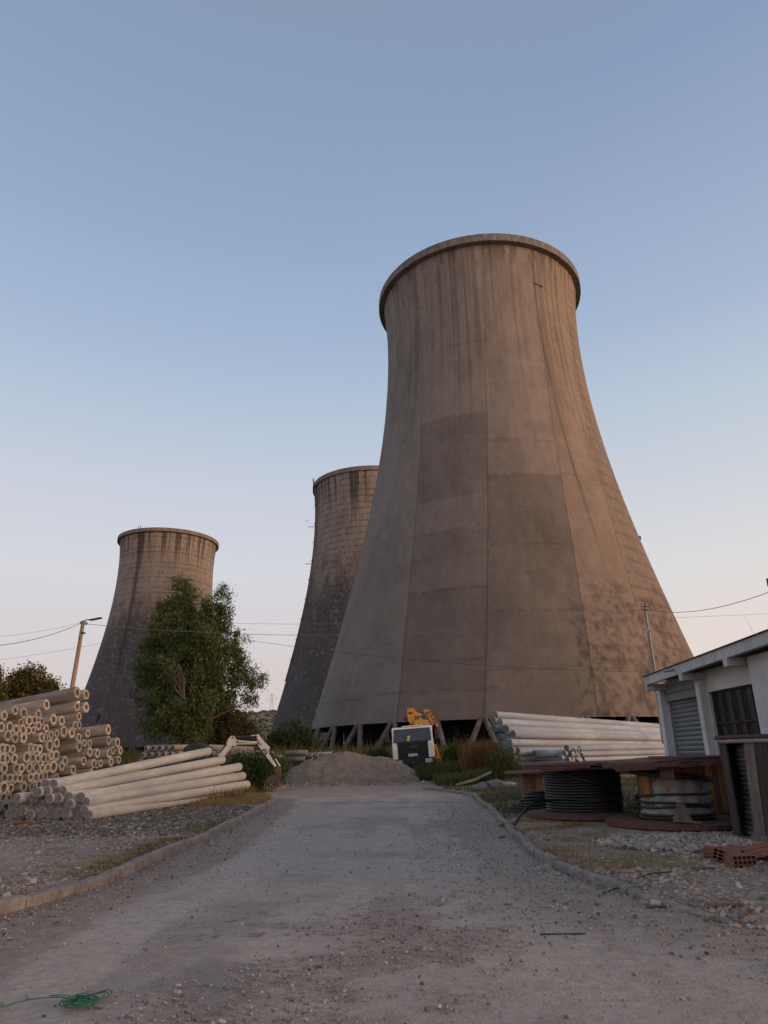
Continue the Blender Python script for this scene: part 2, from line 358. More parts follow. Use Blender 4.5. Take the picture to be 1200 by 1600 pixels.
# surface weights painted as real ground kinds: dirt, slag rubble, straw, gravel
def lerp(a, b, t): return a * (1 - t[..., None]) + np.array(b) * t[..., None]
def gcol(x, y):
    n1 = fbm(x * .6, y * .6, 4, 21); n2 = fbm(x * 2.5, y * 2.5, 4, 31); n3 = fbm(x * 7, y * 7, 3, 41)
    c = np.zeros(x.shape + (3,)) + np.array([.235, .19, .155])
    c = lerp(c, (.31, .26, .22), sstep(.4, .65, n1))
    c = lerp(c, (.165, .13, .105), sstep(.55, .7, n2) * .7)
    left = x < xl(y) - .2
    # dark greenish slag in front of the solid poles
    sl = sstep(15.0, 17.2, y + 3 * (n1 - .5)) * (1 - sstep(27, 31, y)) * left * sstep(-4.1, -4.9, x + (n2 - .5))
    c = lerp(c, (.105, .096, .078), sl * sstep(.3, .5, n2 * .6 + n3 * .4))
    # straw coloured strips behind the kerbs
    st = left * sstep(-1.9, -.5, x - xl(y) + .8 * (n2 - .5)) * sstep(.42, .6, n1) * (y < 20)
    c = lerp(c, (.23, .165, .075), st * .8)
    gr = left * sstep(25, 27, y + 2 * (n1 - .5)) * (y < 45)
    c = lerp(c, (.27, .18, .085), gr)
    rt = (x > xr(y)) * (1 - sstep(1.9, 2.6, x - xr(y) + (n2 - .5))) * sstep(9.3, 10.5, y)
    c = lerp(c, (.25, .19, .115), rt * sstep(.3, .55, n2))
    gv = (x > xr(y) + .2) * sstep(.35, .5, n3) * (1 - rt) * (y < 16)
    c = lerp(c, (.30, .265, .235), gv * .7)
    far = sstep(40, 46, y + 3 * (n1 - .5))
    c = lerp(c, (.11, .10, .045), far)
    c = lerp(c, (.20, .14, .07), far * sstep(.5, .6, n1))
    # pinkish turning ground by the gravel heap
    pk = sstep(33, 36, y) * (1 - far) * (x > -9) * (x < 7)
    c = lerp(c, (.28, .205, .165), pk * .8)
    c *= (.82 + .36 * n3)[..., None]
    return c
M['ground'] = mat('ground_dirt', (1, 1, 1), (.72, .68, .64), 11, .98, 1.0, 30, c3=(1.45, 1.4, 1.35), s3=60, f3=.7, attr='col', bdist=.035)
M['road'] = mat('worn_asphalt', (1, 1, 1), (.83, .80, .79), 14, .95, 1.0, 38, c3=(1.40, 1.36, 1.32), s3=75, f3=.6, attr='col', bdist=.02)
g = link('ground', grid_mesh('ground', X, Yg, Hh, M['ground'], gcol(X, Yg))); tag(g, kind='structure')

# road sheet
ry = axis_vals(1.5, 43, [(14, .05), (24, .10), (43, .2)]); rt = np.linspace(0, 1, 150)
RY, RT = np.meshgrid(ry, rt, indexing='ij')
RXl = np.maximum(xl(RY) - .02, -12.0) ; RXr = xr(RY)
RX = RXl + (RXr - RXl) * RT
n1 = fbm(RX * .5, RY * .5, 4, 61); n2 = fbm(RX * 2, RY * 2, 4, 71); n3 = fbm(RX * 9, RY * 9, 3, 81); n4 = fbm(RX * 1.2, RY * .25, 3, 91)
dl, dr = RX - RXl, RXr - RX
rc = np.zeros(RX.shape + (3,)) + np.array([.31, .268, .238])
rc = lerp(rc, (.25, .216, .194), sstep(.50, .58, n1))
rc = lerp(rc, (.345, .30, .268), sstep(.52, .60, n4) * .7)
# brown gravelly strip along the left kerb, tongue of gravel in the middle, broken edge on the right
ledge = 1 - sstep(.7, 1.15, dl + .9 * (n1 - .5) - .55 * sstep(11, 6, RY) )
rc = lerp(rc, (.215, .168, .14), ledge * .85)
tong = sstep(.42, .56, n2 * .5 + n1 * .5) * (1 - sstep(.5, 1.6, np.abs(RX - (-.6 + (RY - 5.5) * .42)))) * (1 - sstep(7.5, 10.5, RY))
rc = lerp(rc, (.235, .185, .16), tong * .85)
redge = 1 - sstep(.5, 2.4, dr + 1.1 * (n2 - .5))
rc = lerp(rc, (.24, .198, .168), redge * .75)
# damp-looking dark repairs of old tar
for (a, b, sx, sy, k) in [(-1.15, 7.9, .7, .16, .5), (-1.3, 5.9, .45, .7, .55), (-.2, 13, 1.3, .5, .35), (-1.0, 27, 1.6, .8, .6), (1.3, 26.5, 1.6, .7, .7), (1.6, 18, .7, 2, .4)]:
    d = ((RX - a) / sx) ** 2 + ((RY - b) / sy) ** 2 + 1.3 * (n2 - .5) * 2
    rc = lerp(rc, (.175, .158, .148), (1 - sstep(.8, 1.0, d)) * k)
rut = np.minimum(np.abs(RX - (1.15 + .25 * np.sin(RY * .21) + .15 * (n1 - .5))), np.abs(RX - (-.95 + .25 * np.sin(RY * .21))))
rc = lerp(rc, (.36, .31, .275), (1 - sstep(.10, .42, rut)) * .35 * sstep(.35, .6, n2))
rc = lerp(rc, (.21, .17, .145), (1 - sstep(.02, .16, np.abs(RX - (1.75 + .3 * np.sin(RY * .3) + .3 * (n1 - .5))))) * .5 * sstep(.4, .6, n2))
cr = np.abs(fbm(RX * .9, RY * .9, 4, 131) - .5)
rc = lerp(rc, (.075, .065, .06), (1 - sstep(.0, .006, cr)) * sstep(.5, .6, n1) * .8)
rc *= (.84 + .32 * n3)[..., None] * np.array([1.15, 1.12, 1.08])
pk = sstep(31, 34, RY + 2 * (n1 - .5)); rc = lerp(rc, (.30, .225, .185), pk * .85)
RZ = gh(RX, RY) * (RY > 20) * ((dl > .3) & (dr > .4)) + .028 * (fbm(RX * 6, RY * 6, 4, 101) - .5) * (.4 + ledge + tong + redge) + .03 * (n1 - .5) + .012
RZ = np.where((dl < .3) | (dr < .4), .68 * sstep(43.5, 48.5, RY) + .01, RZ)
road = link('road', grid_mesh('road', RX, RY, RZ, M['road'], rc)); tag(road, kind='structure')
def road_z(x, y): return 0.02

# kerbs: cast blocks, chipped and not quite in line
def kerb(pts, wd, top, side, name, seg=.9):
    P = np.array(pts, float); d = np.r_[0, np.cumsum(np.hypot(*np.diff(P, axis=0).T))]
    mb = MB(); s = 0.0; i = 0
    while s < d[-1] - .3:
        e = min(s + seg * rng.uniform(.75, 1.3), d[-1]); k = 14
        t = np.linspace(s + .006, e - .006, k)
        cx = np.interp(t, d, P[:, 0]); cy = np.interp(t, d, P[:, 1]); tx = np.gradient(cx); ty = np.gradient(cy); L = np.hypot(tx, ty); nx, ny = -ty / L * side, tx / L * side
        dz = rng.normal(0, .012); off = rng.normal(0, .018); prof = [(0, -.12), (.004, top - .03), (.02, top - .008), (.05, top), (wd - .03, top), (wd, top - .02), (wd, -.12)]
        V = []
        for a in range(k):
            for b, (u, z) in enumerate(prof):
                j = .030 * (fbm(t[a] * 6 + b * 3.1, b * 1.7 + i, 3, 7) - .5) * (1 if 0 < b < 6 else .2)
                chip = .05 * max(0, float(fbm(t[a] * 3.1, i * 2.2, 2, 17)) - .62) * 3 * (b in (1, 2, 3))
                uu = u + off + j + chip; zz = z + dz + j - chip * 1.0 * (b >= 2)
                zz += gzk(cx[a], cy[a])
                V.append((cx[a] + nx[a] * uu, cy[a] + ny[a] * uu, zz))
        nP = len(prof); Fs = [(a * nP + b, a * nP + b + 1, (a + 1) * nP + b + 1, (a + 1) * nP + b) for a in range(k - 1) for b in range(nP - 1)]
        Fs += [tuple(range(nP))[::-1], tuple(range((k - 1) * nP, k * nP))]
        mb.add(V, Fs, 0, False); s = e; i += 1
    o = mb.build(name, M['kerb']); tag(o, kind='structure'); return o
def gzk(x, y): return 0.68 * float(sstep(43.5, 48.5, y)) - .1 * float(1 - sstep(7.7, 9.4, y)) * (x > 0)
kerb([(x, y) for x, y in KL[:-1]] + [(-4.3, 28.2), (-4.55, 29.6), (-5.3, 30.6)], .16, .145, 1, 'kerb_left')
kerb([(x, y) for x, y in KR], .15, .12, -1, 'kerb_right', .75)

# ------------------------------------------------------------------ stones (uncountable): several kinds of rubble
ico = bmesh.new(); bmesh.ops.create_icosphere(ico, subdivisions=1, radius=1.0)
IV = np.array([v.co[:] for v in ico.verts]); IF = np.array([[v.index for v in f.verts] for f in ico.faces]); ico.free()
cube8 = np.array([[x, y, z] for z in (-1, 1) for y in (-1, 1) for x in (-1, 1)], float) * .7
CF = np.array([(0, 2, 3), (0, 3, 1), (4, 5, 7), (4, 7, 6), (0, 1, 5), (0, 5, 4), (2, 6, 7), (2, 7, 3), (0, 4, 6), (0, 6, 2), (1, 3, 7), (1, 7, 5)])
def stones(name, label, P, size, cols, hero=False, flat=.6, jit=.25):
    n = len(P); BV, BF = (IV, IF) if hero else (cube8, CF)
    k = len(BV)
    S = size[:, None, None] * np.array([1, 1, flat]) * rng.uniform(.6, 1.3, (n, 1, 3))
    V = BV[None] * (1 + rng.normal(0, jit, (n, k, 1))) + rng.normal(0, jit * .3, (n, k, 3)); V = V * S
    a = rng.uniform(0, 6.28, n); ca, sa = np.cos(a)[:, None], np.sin(a)[:, None]
    t = rng.normal(0, .35, n); ct, st_ = np.cos(t)[:, None], np.sin(t)[:, None]
    x, y, z = V[..., 0], V[..., 1], V[..., 2]
    y, z = y * ct - z * st_, y * st_ + z * ct
    x, y = x * ca - y * sa, x * sa + y * ca
    V = np.stack([x, y, z], -1) + P[:, None, :]
    Fa = (BF[None] + (np.arange(n) * k)[:, None, None]).reshape(-1, 3)
    cols = np.array(cols); cc = cols[rng.integers(0, len(cols), n)] * rng.uniform(.75, 1.25, (n, 1))
    cc = np.repeat(cc, k, 0)
    o = link(name, np_mesh(name, V.reshape(-1, 3), Fa, M['stone'], None, False, cc)); tag(o, label, kind='stuff'); return o
def scatter(n, x0, x1, y0, y1, dens, power=1.0):
    """points with more of them near the camera; dens(x,y) is a probability"""
    u = rng.uniform(0, 1, n); y = y0 * (y1 / y0) ** (u ** power); x = rng.uniform(x0, x1, n)
    p = dens(x, y); k = rng.uniform(0, 1, n) < p; return x[k], y[k]
BROWN = [(.23, .19, .165), (.29, .245, .215), (.36, .32, .285), (.17, .14, .125), (.11, .095, .085), (.25, .22, .20)]
def dens_road(x, y):
    n1 = fbm(x * .5, y * .5, 4, 61); n2 = fbm(x * 2, y * 2, 4, 71)
    dl = x - xl(y); dr = xr(y) - x
    le = 1 - sstep(.5, 1.3, dl + .9 * (n1 - .5)); re = 1 - sstep(.4, 2.6, dr + 1.1 * (n2 - .5))
    tg = (1 - sstep(.5, 1.8, np.abs(x - (-.6 + (y - 5.5) * .42)))) * (1 - sstep(8, 11, y)) * sstep(.42, .56, n1 * .5 + n2 * .5)
    kg = (1 - sstep(.05, .45, dl)) * .8
    return ((dl > 0.05) & (dr > -.1)) * np.clip(.035 + .30 * le + .30 * re + .35 * tg + kg, 0, 1)
sx, sy = scatter(150000, -5.2, 6.5, 4.4, 30, dens_road, 1.0)
stones('road_gravel', 'loose brown gravel strewn over the worn asphalt road', np.stack([sx, sy, np.full(len(sx), .022)], 1), rng.gamma(2.0, .0027, len(sx)) + .003, BROWN)
def dens_left(x, y): return (x < xl(y) - .15) * np.clip(.25 + .9 * sstep(.45, .6, fbm(x * 1.1, y * 1.1, 4, 55)), 0, 1) * (y < 19)
sx, sy = scatter(26000, -10.5, -3.6, 8, 19, dens_left)
stones('verge_gravel', 'pale gravel and chips on the dirt verge behind the left kerb', np.stack([sx, sy, gh(sx, sy) + .005], 1), rng.gamma(2.0, .0065, len(sx)) + .006, [(.27, .225, .19), (.35, .31, .27), (.2, .165, .14), (.3, .24, .2)])
def dens_slag(x, y): return (x < xl(y) - .3) * sstep(15, 17, y + 3 * (fbm(x * .6, y * .6, 4, 21) - .5)) * (1 - sstep(27.0, 29, y))
sx, sy = scatter(40000, -12, -4, 15, 29, dens_slag)
stones('slag_rubble', 'dark grey green slag rubble in front of the solid poles', np.stack([sx, sy, gh(sx, sy) + .012], 1), rng.gamma(2.0, .0075, len(sx)) + .009, [(.10, .092, .075), (.13, .118, .095), (.07, .065, .053), (.16, .14, .115), (.30, .26, .21)], flat=.4)
def dens_white(x, y): 
    d = np.minimum(((x - 4.75) / 1.15) ** 2 + ((y - 12.7) / 1.05) ** 2, ((x - 3.9) / .5) ** 2 + ((y - 12.8) / .4) ** 2)
    return (1 - sstep(.7, 1.15, d + .5 * (fbm(x * 3, y * 3, 3, 5) - .5)))
sx, sy = scatter(9000, 3.2, 6.4, 11.2, 14.6, dens_white)
stones('white_gravel', 'heaped white gravel in front of the wrapped cable spool', np.stack([sx, sy, gh(sx, sy) + rng.uniform(0, .07, len(sx))], 1), rng.gamma(5, .0052, len(sx)) + .010, [(.31, .265, .22), (.26, .22, .185), (.37, .32, .27), (.2, .17, .145)], hero=True, flat=.75, jit=.16)
def dens_right(x, y): return (x > xr(y) - .1) * (1 - (x - xr(y) < 1.7) * (y > 10.3) * .9) * np.clip(.55 + .5 * (fbm(x * 1.5, y * 1.5, 3, 8) - .4), 0, 1) * (x < 12)
sx, sy = scatter(42000, 2.3, 9, 6.3, 14.5, dens_right)
stones('yard_rubble', 'pinkish broken stone and rubble around the clay bricks', np.stack([sx, sy, gh(sx, sy) + .008], 1), rng.gamma(2.2, .0068, len(sx)) + .006, [(.34, .27, .22), (.28, .22, .18), (.4, .33, .28), (.22, .18, .15), (.36, .25, .19)])

# ------------------------------------------------------------------ foliage helpers
def leaf_mesh(name, P, size, aspect, cols, mat_, droop=0.0, var=.3):
    n = len(P); d = rng.normal(0, 1, (n, 3)); d[:, 2] -= droop; d /= np.linalg.norm(d, axis=1)[:, None]
    e = np.cross(d, rng.normal(0, 1, (n, 3))); e /= np.linalg.norm(e, axis=1)[:, None]
    s = size * rng.uniform(.6, 1.35, n); s = s[:, None]
    V = np.stack([P - d * s, P + e * s * aspect, P + d * s, P - e * s * aspect], 1).reshape(-1, 3)
    Fa = np.arange(4 * n).reshape(n, 4)
    cols = np.array(cols); cc = cols[rng.integers(0, len(cols), n)] * (1 + rng.uniform(-var, var, (n, 1)))
    return np_mesh(name, V, Fa, mat_, None, False, np.repeat(cc, 4, 0))
def crown_points(blobs, n, clump=.35, per=40):
    B = np.array(blobs, float); vol = B[:, 3] * B[:, 4] * B[:, 5]; w = vol ** .8; w /= w.sum()
    nc = n // per; bi = rng.choice(len(B), nc, p=w)
    d = rng.normal(0, 1, (nc, 3)); d /= np.linalg.norm(d, axis=1)[:, None]; r = rng.uniform(.25, 1, nc) ** .45
    c = B[bi, :3] + d * r[:, None] * B[bi, 3:6]
    P = np.repeat(c, per, 0) + rng.normal(0, 1, (nc * per, 3)) * clump * np.repeat(rng.uniform(.5, 1.3, nc), per)[:, None]
    return P, np.repeat(rng.uniform(.7, 1.25, nc), per)
def tree(name, base, blobs, n, leaf, cols, label, trunk_r=.25, aspect=.3, clump=.35, droop=.3, group=None, cat='tree', limbs=10, top=.8, per=40):
    base = np.array(base, float); t = empty(name, base, label, cat, group)
    B = np.array(blobs, float); cen = B[:, :3].mean(0); zt = base[2] + (B[:, 2].max() - base[2]) * top
    mb = MB(); k = 9; u = np.linspace(0, 1, k); tr = base + (np.array([cen[0], cen[1], zt]) - base) * u[:, None]
    tr[:, 0] += .25 * np.sin(u * 5 + base[0]) * u; tr[:, 1] += .2 * np.sin(u * 4) * u
    mb.tube(tr, trunk_r * (1 - .85 * u), 8)
    for i in range(limbs):
        b = B[i % len(B)]; s = rng.integers(1, k - 2); q = b[:3] + rng.normal(0, .35, 3) * b[3:6]
        m_ = (tr[s] + q) / 2 + rng.normal(0, .15, 3) + np.array([0, 0, .3])
        w = np.linspace(0, 1, 7)[:, None]; pts = (1 - w) ** 2 * tr[s] + 2 * w * (1 - w) * m_ + w ** 2 * q
        mb.tube(pts, trunk_r * .4 * (1 - .85 * w[:, 0]), 5)
        for _ in range(3):
            j = rng.integers(2, 6); qq = pts[j] + rng.normal(0, .45, 3) * b[3:6] * .8; mb.tube([pts[j], (pts[j] + qq) / 2 + rng.normal(0, .08, 3), qq], [trunk_r * .13, trunk_r * .08, trunk_r * .02], 4)
    mb.build('trunk', M['bark'], t)
    P, br = crown_points(blobs, n, clump, per); me = leaf_mesh('crown', P - base, leaf, aspect, cols, M['leaf'], droop)
    a = me.color_attributes['col']; cc = np.empty(len(me.vertices) * 4, np.float32); a.data.foreach_get('color', cc); cc = cc.reshape(-1, 4); cc[:, :3] *= np.repeat(br, 4)[:len(cc), None]; a.data.foreach_set('color', cc.ravel())
    link('crown', me, t); return t
def blades(name, label, P, h, cols, w=.012, lean=.3, kind='stuff', seg=2, heads=0.0):
    n = len(P); a = rng.uniform(0, 6.28, n); h = h * rng.uniform(.5, 1.25, n); ln = lean * rng.uniform(.2, 1.2, n) * h
    dx = np.stack([np.cos(a), np.sin(a), np.zeros(n)], 1); b = a + rng.uniform(0, 3, n); wx = np.stack([np.cos(b), np.sin(b), np.zeros(n)], 1) * (w * rng.uniform(.6, 1.3, n))[:, None]
    up_ = np.array([0, 0, 1.0]); mid = P + dx * (ln * .3)[:, None] + up_ * (h * .6)[:, None]; tip = P + dx * ln[:, None] + up_ * h[:, None]
    V = np.stack([P - wx, P + wx, mid + wx * .7, mid - wx * .7, tip], 1).reshape(-1, 3)
    idx = (np.arange(n) * 5)[:, None]
    Fs = np.concatenate([idx + np.array([[0, 1, 2]]), idx + np.array([[0, 2, 3]]), idx + np.array([[3, 2, 4]])])
    cols = np.array(cols); cc = np.repeat(cols[rng.integers(0, len(cols), n)] * rng.uniform(.7, 1.3, (n, 1)), 5, 0)
    o = link(name, np_mesh(name, V, Fs, M['leaf'], None, False, cc)); tag(o, label, kind=kind); return o
GREEN = [(.050, .075, .020), (.070, .095, .028), (.040, .060, .018), (.085, .10, .035)]
STRAW = [(.34, .22, .09), (.27, .175, .075), (.22, .15, .07), (.38, .27, .12)]
RUSTY = [(.22, .10, .045), (.17, .085, .04), (.13, .075, .035)]
def region(n, x0, x1, y0, y1, f): 
    x = rng.uniform(x0, x1, n); y = rng.uniform(y0, y1, n); k = rng.uniform(0, 1, n) < f(x, y); x, y = x[k], y[k]
    return np.stack([x, y, gh(x, y) - .01], 1)

# ------------------------------------------------------------------ COOLING TOWERS
def prof_r(z, a, zt, b1, b2):
    z = np.asarray(z, float); return a * np.sqrt(1 + ((z - zt) / np.where(z < zt, b1, b2)) ** 2)
def cooling_tower(loc, a, zt, b1, b2, H, ro, old, label, base=.4, fine=.3, zs=.27, nleg=33, ph=-104.8):
    t = empty('cooling_tower', (loc[0], loc[1], 0), label, 'cooling tower', 'three concrete cooling towers')
    P = (a, zt, b1, b2); z0 = 5.0
    th = np.r_[np.arange(-196, 16, fine), np.arange(16, 164, 3.0)]; z = np.arange(z0, H - 1.2, zs); z = np.r_[z, H - 1.2]
    T, Z = np.meshgrid(th, z); rr = prof_r(Z, *P); A = np.radians(T)
    n1 = fbm(T * .12 + 40, Z * .12, 5, 301 + (1 if old else 0)); n2 = fbm(T * 1.5 + 300, Z * .06, 4, 311); n3 = fbm(T * .5 + 90, Z * .35, 4, 321); n4 = vnoise(T * .9 + 500, Z * .02, 331)
    c = np.zeros(T.shape + (3,))
    if not old:
        c[:] = (.262, .206, .170)
        def band(x, s): return 1 - sstep(0, s, np.abs(x))
        zA = -125.3 - (Z - 5) * .13; zB = -104.6 + (Z - 5) * .137; zC = -80 + (Z - 5) * .27; zD = -62.5 + (Z - 5) * .40
        AB = (T > zA) & (T < zB); BC = (T >= zB) & (T < zC)
        m_ = np.ones(T.shape)
        wob = 1.1 * (n3 - .5) + .5 * (n2 - .5)
        m_ = np.where(AB & (Z < 45.9 + wob) & (Z > 33), m_ * .76, m_)
        m_ = np.where(AB & (Z <= 33) & (Z > 28.1 + wob), m_ * .92, m_)
        m_ = np.where(AB & (Z <= 28.1 + wob) & (Z > 24), m_ * .80, m_)
        m_ = np.where(AB & (Z <= 24) & (Z > 20.2), m_ * .87, m_)
        m_ = np.where(AB & (Z <= 20.2 + wob) & (Z > 8.1), m_ * .74, m_)
        m_ = np.where(AB & (Z <= 8.1), m_ * .83, m_)
        m_ = np.where(BC & (Z < 35.7 + wob) & (Z > 25.4), m_ * .74, m_)
        m_ = np.where(BC & (Z <= 25.4) & (Z > 16.8), m_ * .80, m_)
        m_ = np.where(BC & (Z <= 16.8) & (Z > 10.2), m_ * .76, m_)
        m_ = np.where(BC & (Z <= 10.2), m_ * .83, m_)
        m_ = np.where((T <= zA), m_ * (.96 - .10 * sstep(40, 20, Z + 8 * (n1 - .5))), m_)
        m_ = m_ * (1 - .10 * sstep(48, 20, Z + 10 * (n1 - .5)) * (T > zA) * (T < zC)) * (1 - .12 * sstep(12, 5, Z + 6 * (n1 - .5)))
        m_ = np.where((T >= zC) & (Z < 12.7 + wob), m_ * .87, m_)
        # soft-edged repair coats of slightly different mortar
        m_ = m_ * (.84 + .34 * n1) * (.92 + .16 * n3) * (.95 + .10 * n2)
        ringl = 1 - sstep(.03, .22, np.abs(((Z + .2 * (n3 - .5)) % 1.5) - .75)); m_ = m_ * (1 - .07 * ringl * sstep(.35, .6, n3))
        blot = sstep(.56, .62, fbm(T * .16 + 3, Z * .3, 5, 344)); m_ = m_ * (1 - .10 * blot)
        # dirt mottling low on the right
        spot = sstep(.50, .66, fbm(T * .8, Z * 1.7, 5, 341)) * sstep(26, 12, Z) * (T > zC - 4)
        spot2 = sstep(.54, .68, fbm(T * .4 + 9, Z * 1.1, 5, 342)) * ((T >= zC) & (Z < 22))
        m_ = m_ * (1 - .38 * spot) * (1 - .35 * spot2)
        # rain streaks under the rim
        fade = sstep(40, 74, Z + 24 * (n4 - .5)); m_ = m_ * (1 - .30 * fade * sstep(.44, .68, fbm(T * .55 + 70, Z * .018, 3, 351))) * (1 + .10 * fade * sstep(.5, .7, fbm(T * .6 + 7, Z * .015, 3, 352)))
        m_ = m_ * (1 - .45 * sstep(H - 6.5, H - 1.5, Z + 3 * (n2 - .5)) * sstep(.5, .62, fbm(T * .45, Z * .3, 4, 353)))
        s1 = -65.3 + 1.2 * np.sin(Z * .06) + .7 * (n3 - .5)
        m_ = m_ * (1 - .40 * (1 - sstep(.15, .95 + .5 * n3, np.abs(T - s1))) * sstep(20, 34, Z) * sstep(.25, .5, n1 + .25 * n3))
        s2 = -50 + .5 * (n3 - .5); m_ = m_ * (1 - .3 * (1 - sstep(.1, .7, np.abs(T - s2))) * sstep(30, 50, Z))
        # joints between coats
        for q, s, k in ((zA, .18, .45), (zB, .2, .45), (zC, .2, .45), (zD, .16, .4)):
            m_ = m_ * (1 - k * (1 - sstep(.05, s + .12, np.abs(T - q - .35 * (fbm(Z * .5, Z * 0 + q.mean(), 3, 360) - .5)))) * (Z < 60))
        for zj, q0, q1 in ((8.1, -180, -101), (11.6, -130, -102), (20.2, -127, -103), (28.1, -131, -100), (25.4, -101, -76), (16.8, -100, -62), (10.2, -104, -66), (12.7, -75, -50), (41, -100, -72), (58, -115, -95), (36, -72, -52), (19.5, -74, -58)):
            m_ = m_ * (1 - .28 * (1 - sstep(.04, .22, np.abs(Z - zj - .25 * (fbm(T * .15, T * 0, 3, 370) - .5)))) * ((T > q0) & (T < q1)) * sstep(.3, .5, n3))
        # bare lift-marked strip on the far right
        bare = T > zD
        lift = 1 - sstep(.06, .30, np.abs(((Z + .35 * (n3 - .5) + 60) % 1.9) - .95))
        m_ = np.where(bare, m_ * (.90 - .30 * lift * sstep(.3, .5, n3) + .1 * (n2 - .5)), m_)
        c = c * m_[..., None]
        # mortar left of the first joint is greyer, the bare right side is yellower
        c = c * (1 + (np.array([-.06, .0, .05])) * (T <= zA)[..., None]) * (1 + np.array([.05, .0, -.08]) * (T > zC)[..., None])
    else:
        c[:] = (.33, .26, .21)
        m_ = .84 + .32 * n1
        zb = Z + 10 * (n1 - .5) + 4 * (n3 - .5)
        low = 1 - sstep(H * .50, H * .70, zb)
        lift = 1 - sstep(.03, .24, np.abs(((Z + .25 * (n3 - .5)) % 1.75) - .87)); vj = 1 - sstep(.05, .30, np.abs(((T + .3 * (n3 - .5)) % 4.1) - 2.05))
        m_ = m_ * (1 - .50 * lift * sstep(.34, .5, n3) * (1 - .6 * low)) * (1 - .42 * vj * sstep(.42, .6, n3) * (1 - low * .7))
        fade = sstep(H - 14, H - 2, Z + 9 * (n4 - .5)); m_ = m_ * (1 - .68 * fade * sstep(.48, .58, fbm(T * .42 + 70, Z * .01, 3, 451)))
        # rust-brown belt, then soot-dark plaster below it
        belt = sstep(.45, .62, fbm(T * .2, Z * .2, 4, 461)) * (1 - sstep(0, 9, np.abs(zb - H * .62)))
        c = c * m_[..., None]
        c = lerp(c, (.20, .125, .075), belt * .75)
        dark = np.array([.085, .072, .074]) * (.75 + .5 * n3)[..., None] * (.8 + .4 * n2)[..., None]
        c = c * (1 - low[..., None] * .93) + dark * low[..., None] * .93
        fl = sstep(.665, .70, fbm(T * .9 * .55 + 5, Z * 1.9, 3, 471)) * sstep(H * .25, H * .45, Z) * (1 - sstep(H * .62, H * .7, Z))
        fl = np.maximum(fl, sstep(.735, .76, fbm(T * .9 * .55 + 95, Z * 1.9, 3, 472)) * (Z < H * .6))
        c = lerp(c, (.30, .265, .24), fl * .6)
        lt = old['ladder']; sw = 2.2
        rs = (1 - sstep(.3, sw, np.abs(T - lt - .8 * (n3 - .5)))) * sstep(.2, .6, n1 + .3 * n3)
        c = lerp(c, (.115, .065, .042), rs * .75)
    rr = rr + .05 * (n3 - .5) + (.04 * (n1 - .5))
    V = np.stack([rr * np.cos(A), rr * np.sin(A), Z], -1); ny, nx = T.shape
    i = np.arange(ny * nx).reshape(ny, nx); j = np.roll(i, -1, 1)
    Fq = np.stack([i[:-1], j[:-1], j[1:], i[1:]], -1).reshape(-1, 4)
    me = np_mesh('shell', V.reshape(-1, 3), Fq, M['shell_old' if old else 'shell'], None, True, c.reshape(-1, 3))
    sh = link('shell', me, t)
    il = MB(); zz = np.linspace(z0, H - 1.2, 30); il.lathe([(float(prof_r(q, *P)) - .45, q) for q in zz][::-1], 96); il.lathe([(float(prof_r(z0, *P)) - .45, z0), (float(prof_r(z0, *P)) + .02, z0 - .02)], 96, smooth=False)
    il.build('inner_face', M['inner'], t, off=(0, 0, 0))
    # rim: a walkway ring with a flat outer face
    rm = MB(); ri = float(prof_r(H - 1.2, *P)); n = 128
    rm.lathe([(ri - .6, H - 1.3), (ri + .04, H - 1.33), (ro - .04, H - 1.29), (ro, H - 1.24), (ro, H - .02), (ro - .12, H), (ri - .35, H), (ri - .6, H - .1)], 96, closed=True, smooth=False)
    rim = rm.build('rim', M['rimc'] if not old else M['rimo'], t, off=(0, 0, 0))
    # raking support legs in pairs
    r0 = float(prof_r(z0, *P)) - .22
    for kx in range(nleg):
        aa = ph + 360.0 / nleg * kx
        da = (aa + 90 + 540) % 360 - 180
        for sgn in (-1, 1):
            m2_ = MB(); b_ = math.radians(aa + sgn * 360 / nleg * .40); a_ = math.radians(aa + sgn * .45); r2 = r0 + 2.1
            m2_.tube([(r2 * math.cos(b_), r2 * math.sin(b_), base - .2), (r0 * math.cos(a_), r0 * math.sin(a_), z0 + .05)], .30, 8)
            if abs(da) < 100 : m2_.build('leg', M['leg'], t, off=(0, 0, 0))
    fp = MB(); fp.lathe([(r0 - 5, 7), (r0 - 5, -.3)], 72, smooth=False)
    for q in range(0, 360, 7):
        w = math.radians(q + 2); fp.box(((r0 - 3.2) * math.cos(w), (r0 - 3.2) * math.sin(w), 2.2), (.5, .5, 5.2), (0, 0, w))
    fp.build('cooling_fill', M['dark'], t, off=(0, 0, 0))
    bw = MB(); bw.lathe([(r0 + 3.4, -.3), (r0 + 3.4, .95), (r0 + 3.1, .95), (r0 + 3.1, -.3)], 96, closed=True, smooth=False); bw.build('basin_wall', M['leg'], t, off=(0, 0, 0))
    if old:
        lb = MB(); la = math.radians(old['ladder']); tx, ty = -math.sin(la), math.cos(la); zq = np.arange(old.get('lz0', 12), H, .45)
        for off in (-.35, .35):
            lb.tube([((float(prof_r(q, *P)) + .5) * math.cos(la) + off * tx, (float(prof_r(q, *P)) + .5) * math.sin(la) + off * ty, q) for q in np.r_[zq[::4], H + 1.0]], .09, 4)
        for q in zq:
            r_ = float(prof_r(q, *P)) + .5; p = np.array([r_ * math.cos(la), r_ * math.sin(la), q])
            lb.bar(p - .35 * np.array([tx, ty, 0]), p + .35 * np.array([tx, ty, 0]), .05, .05)
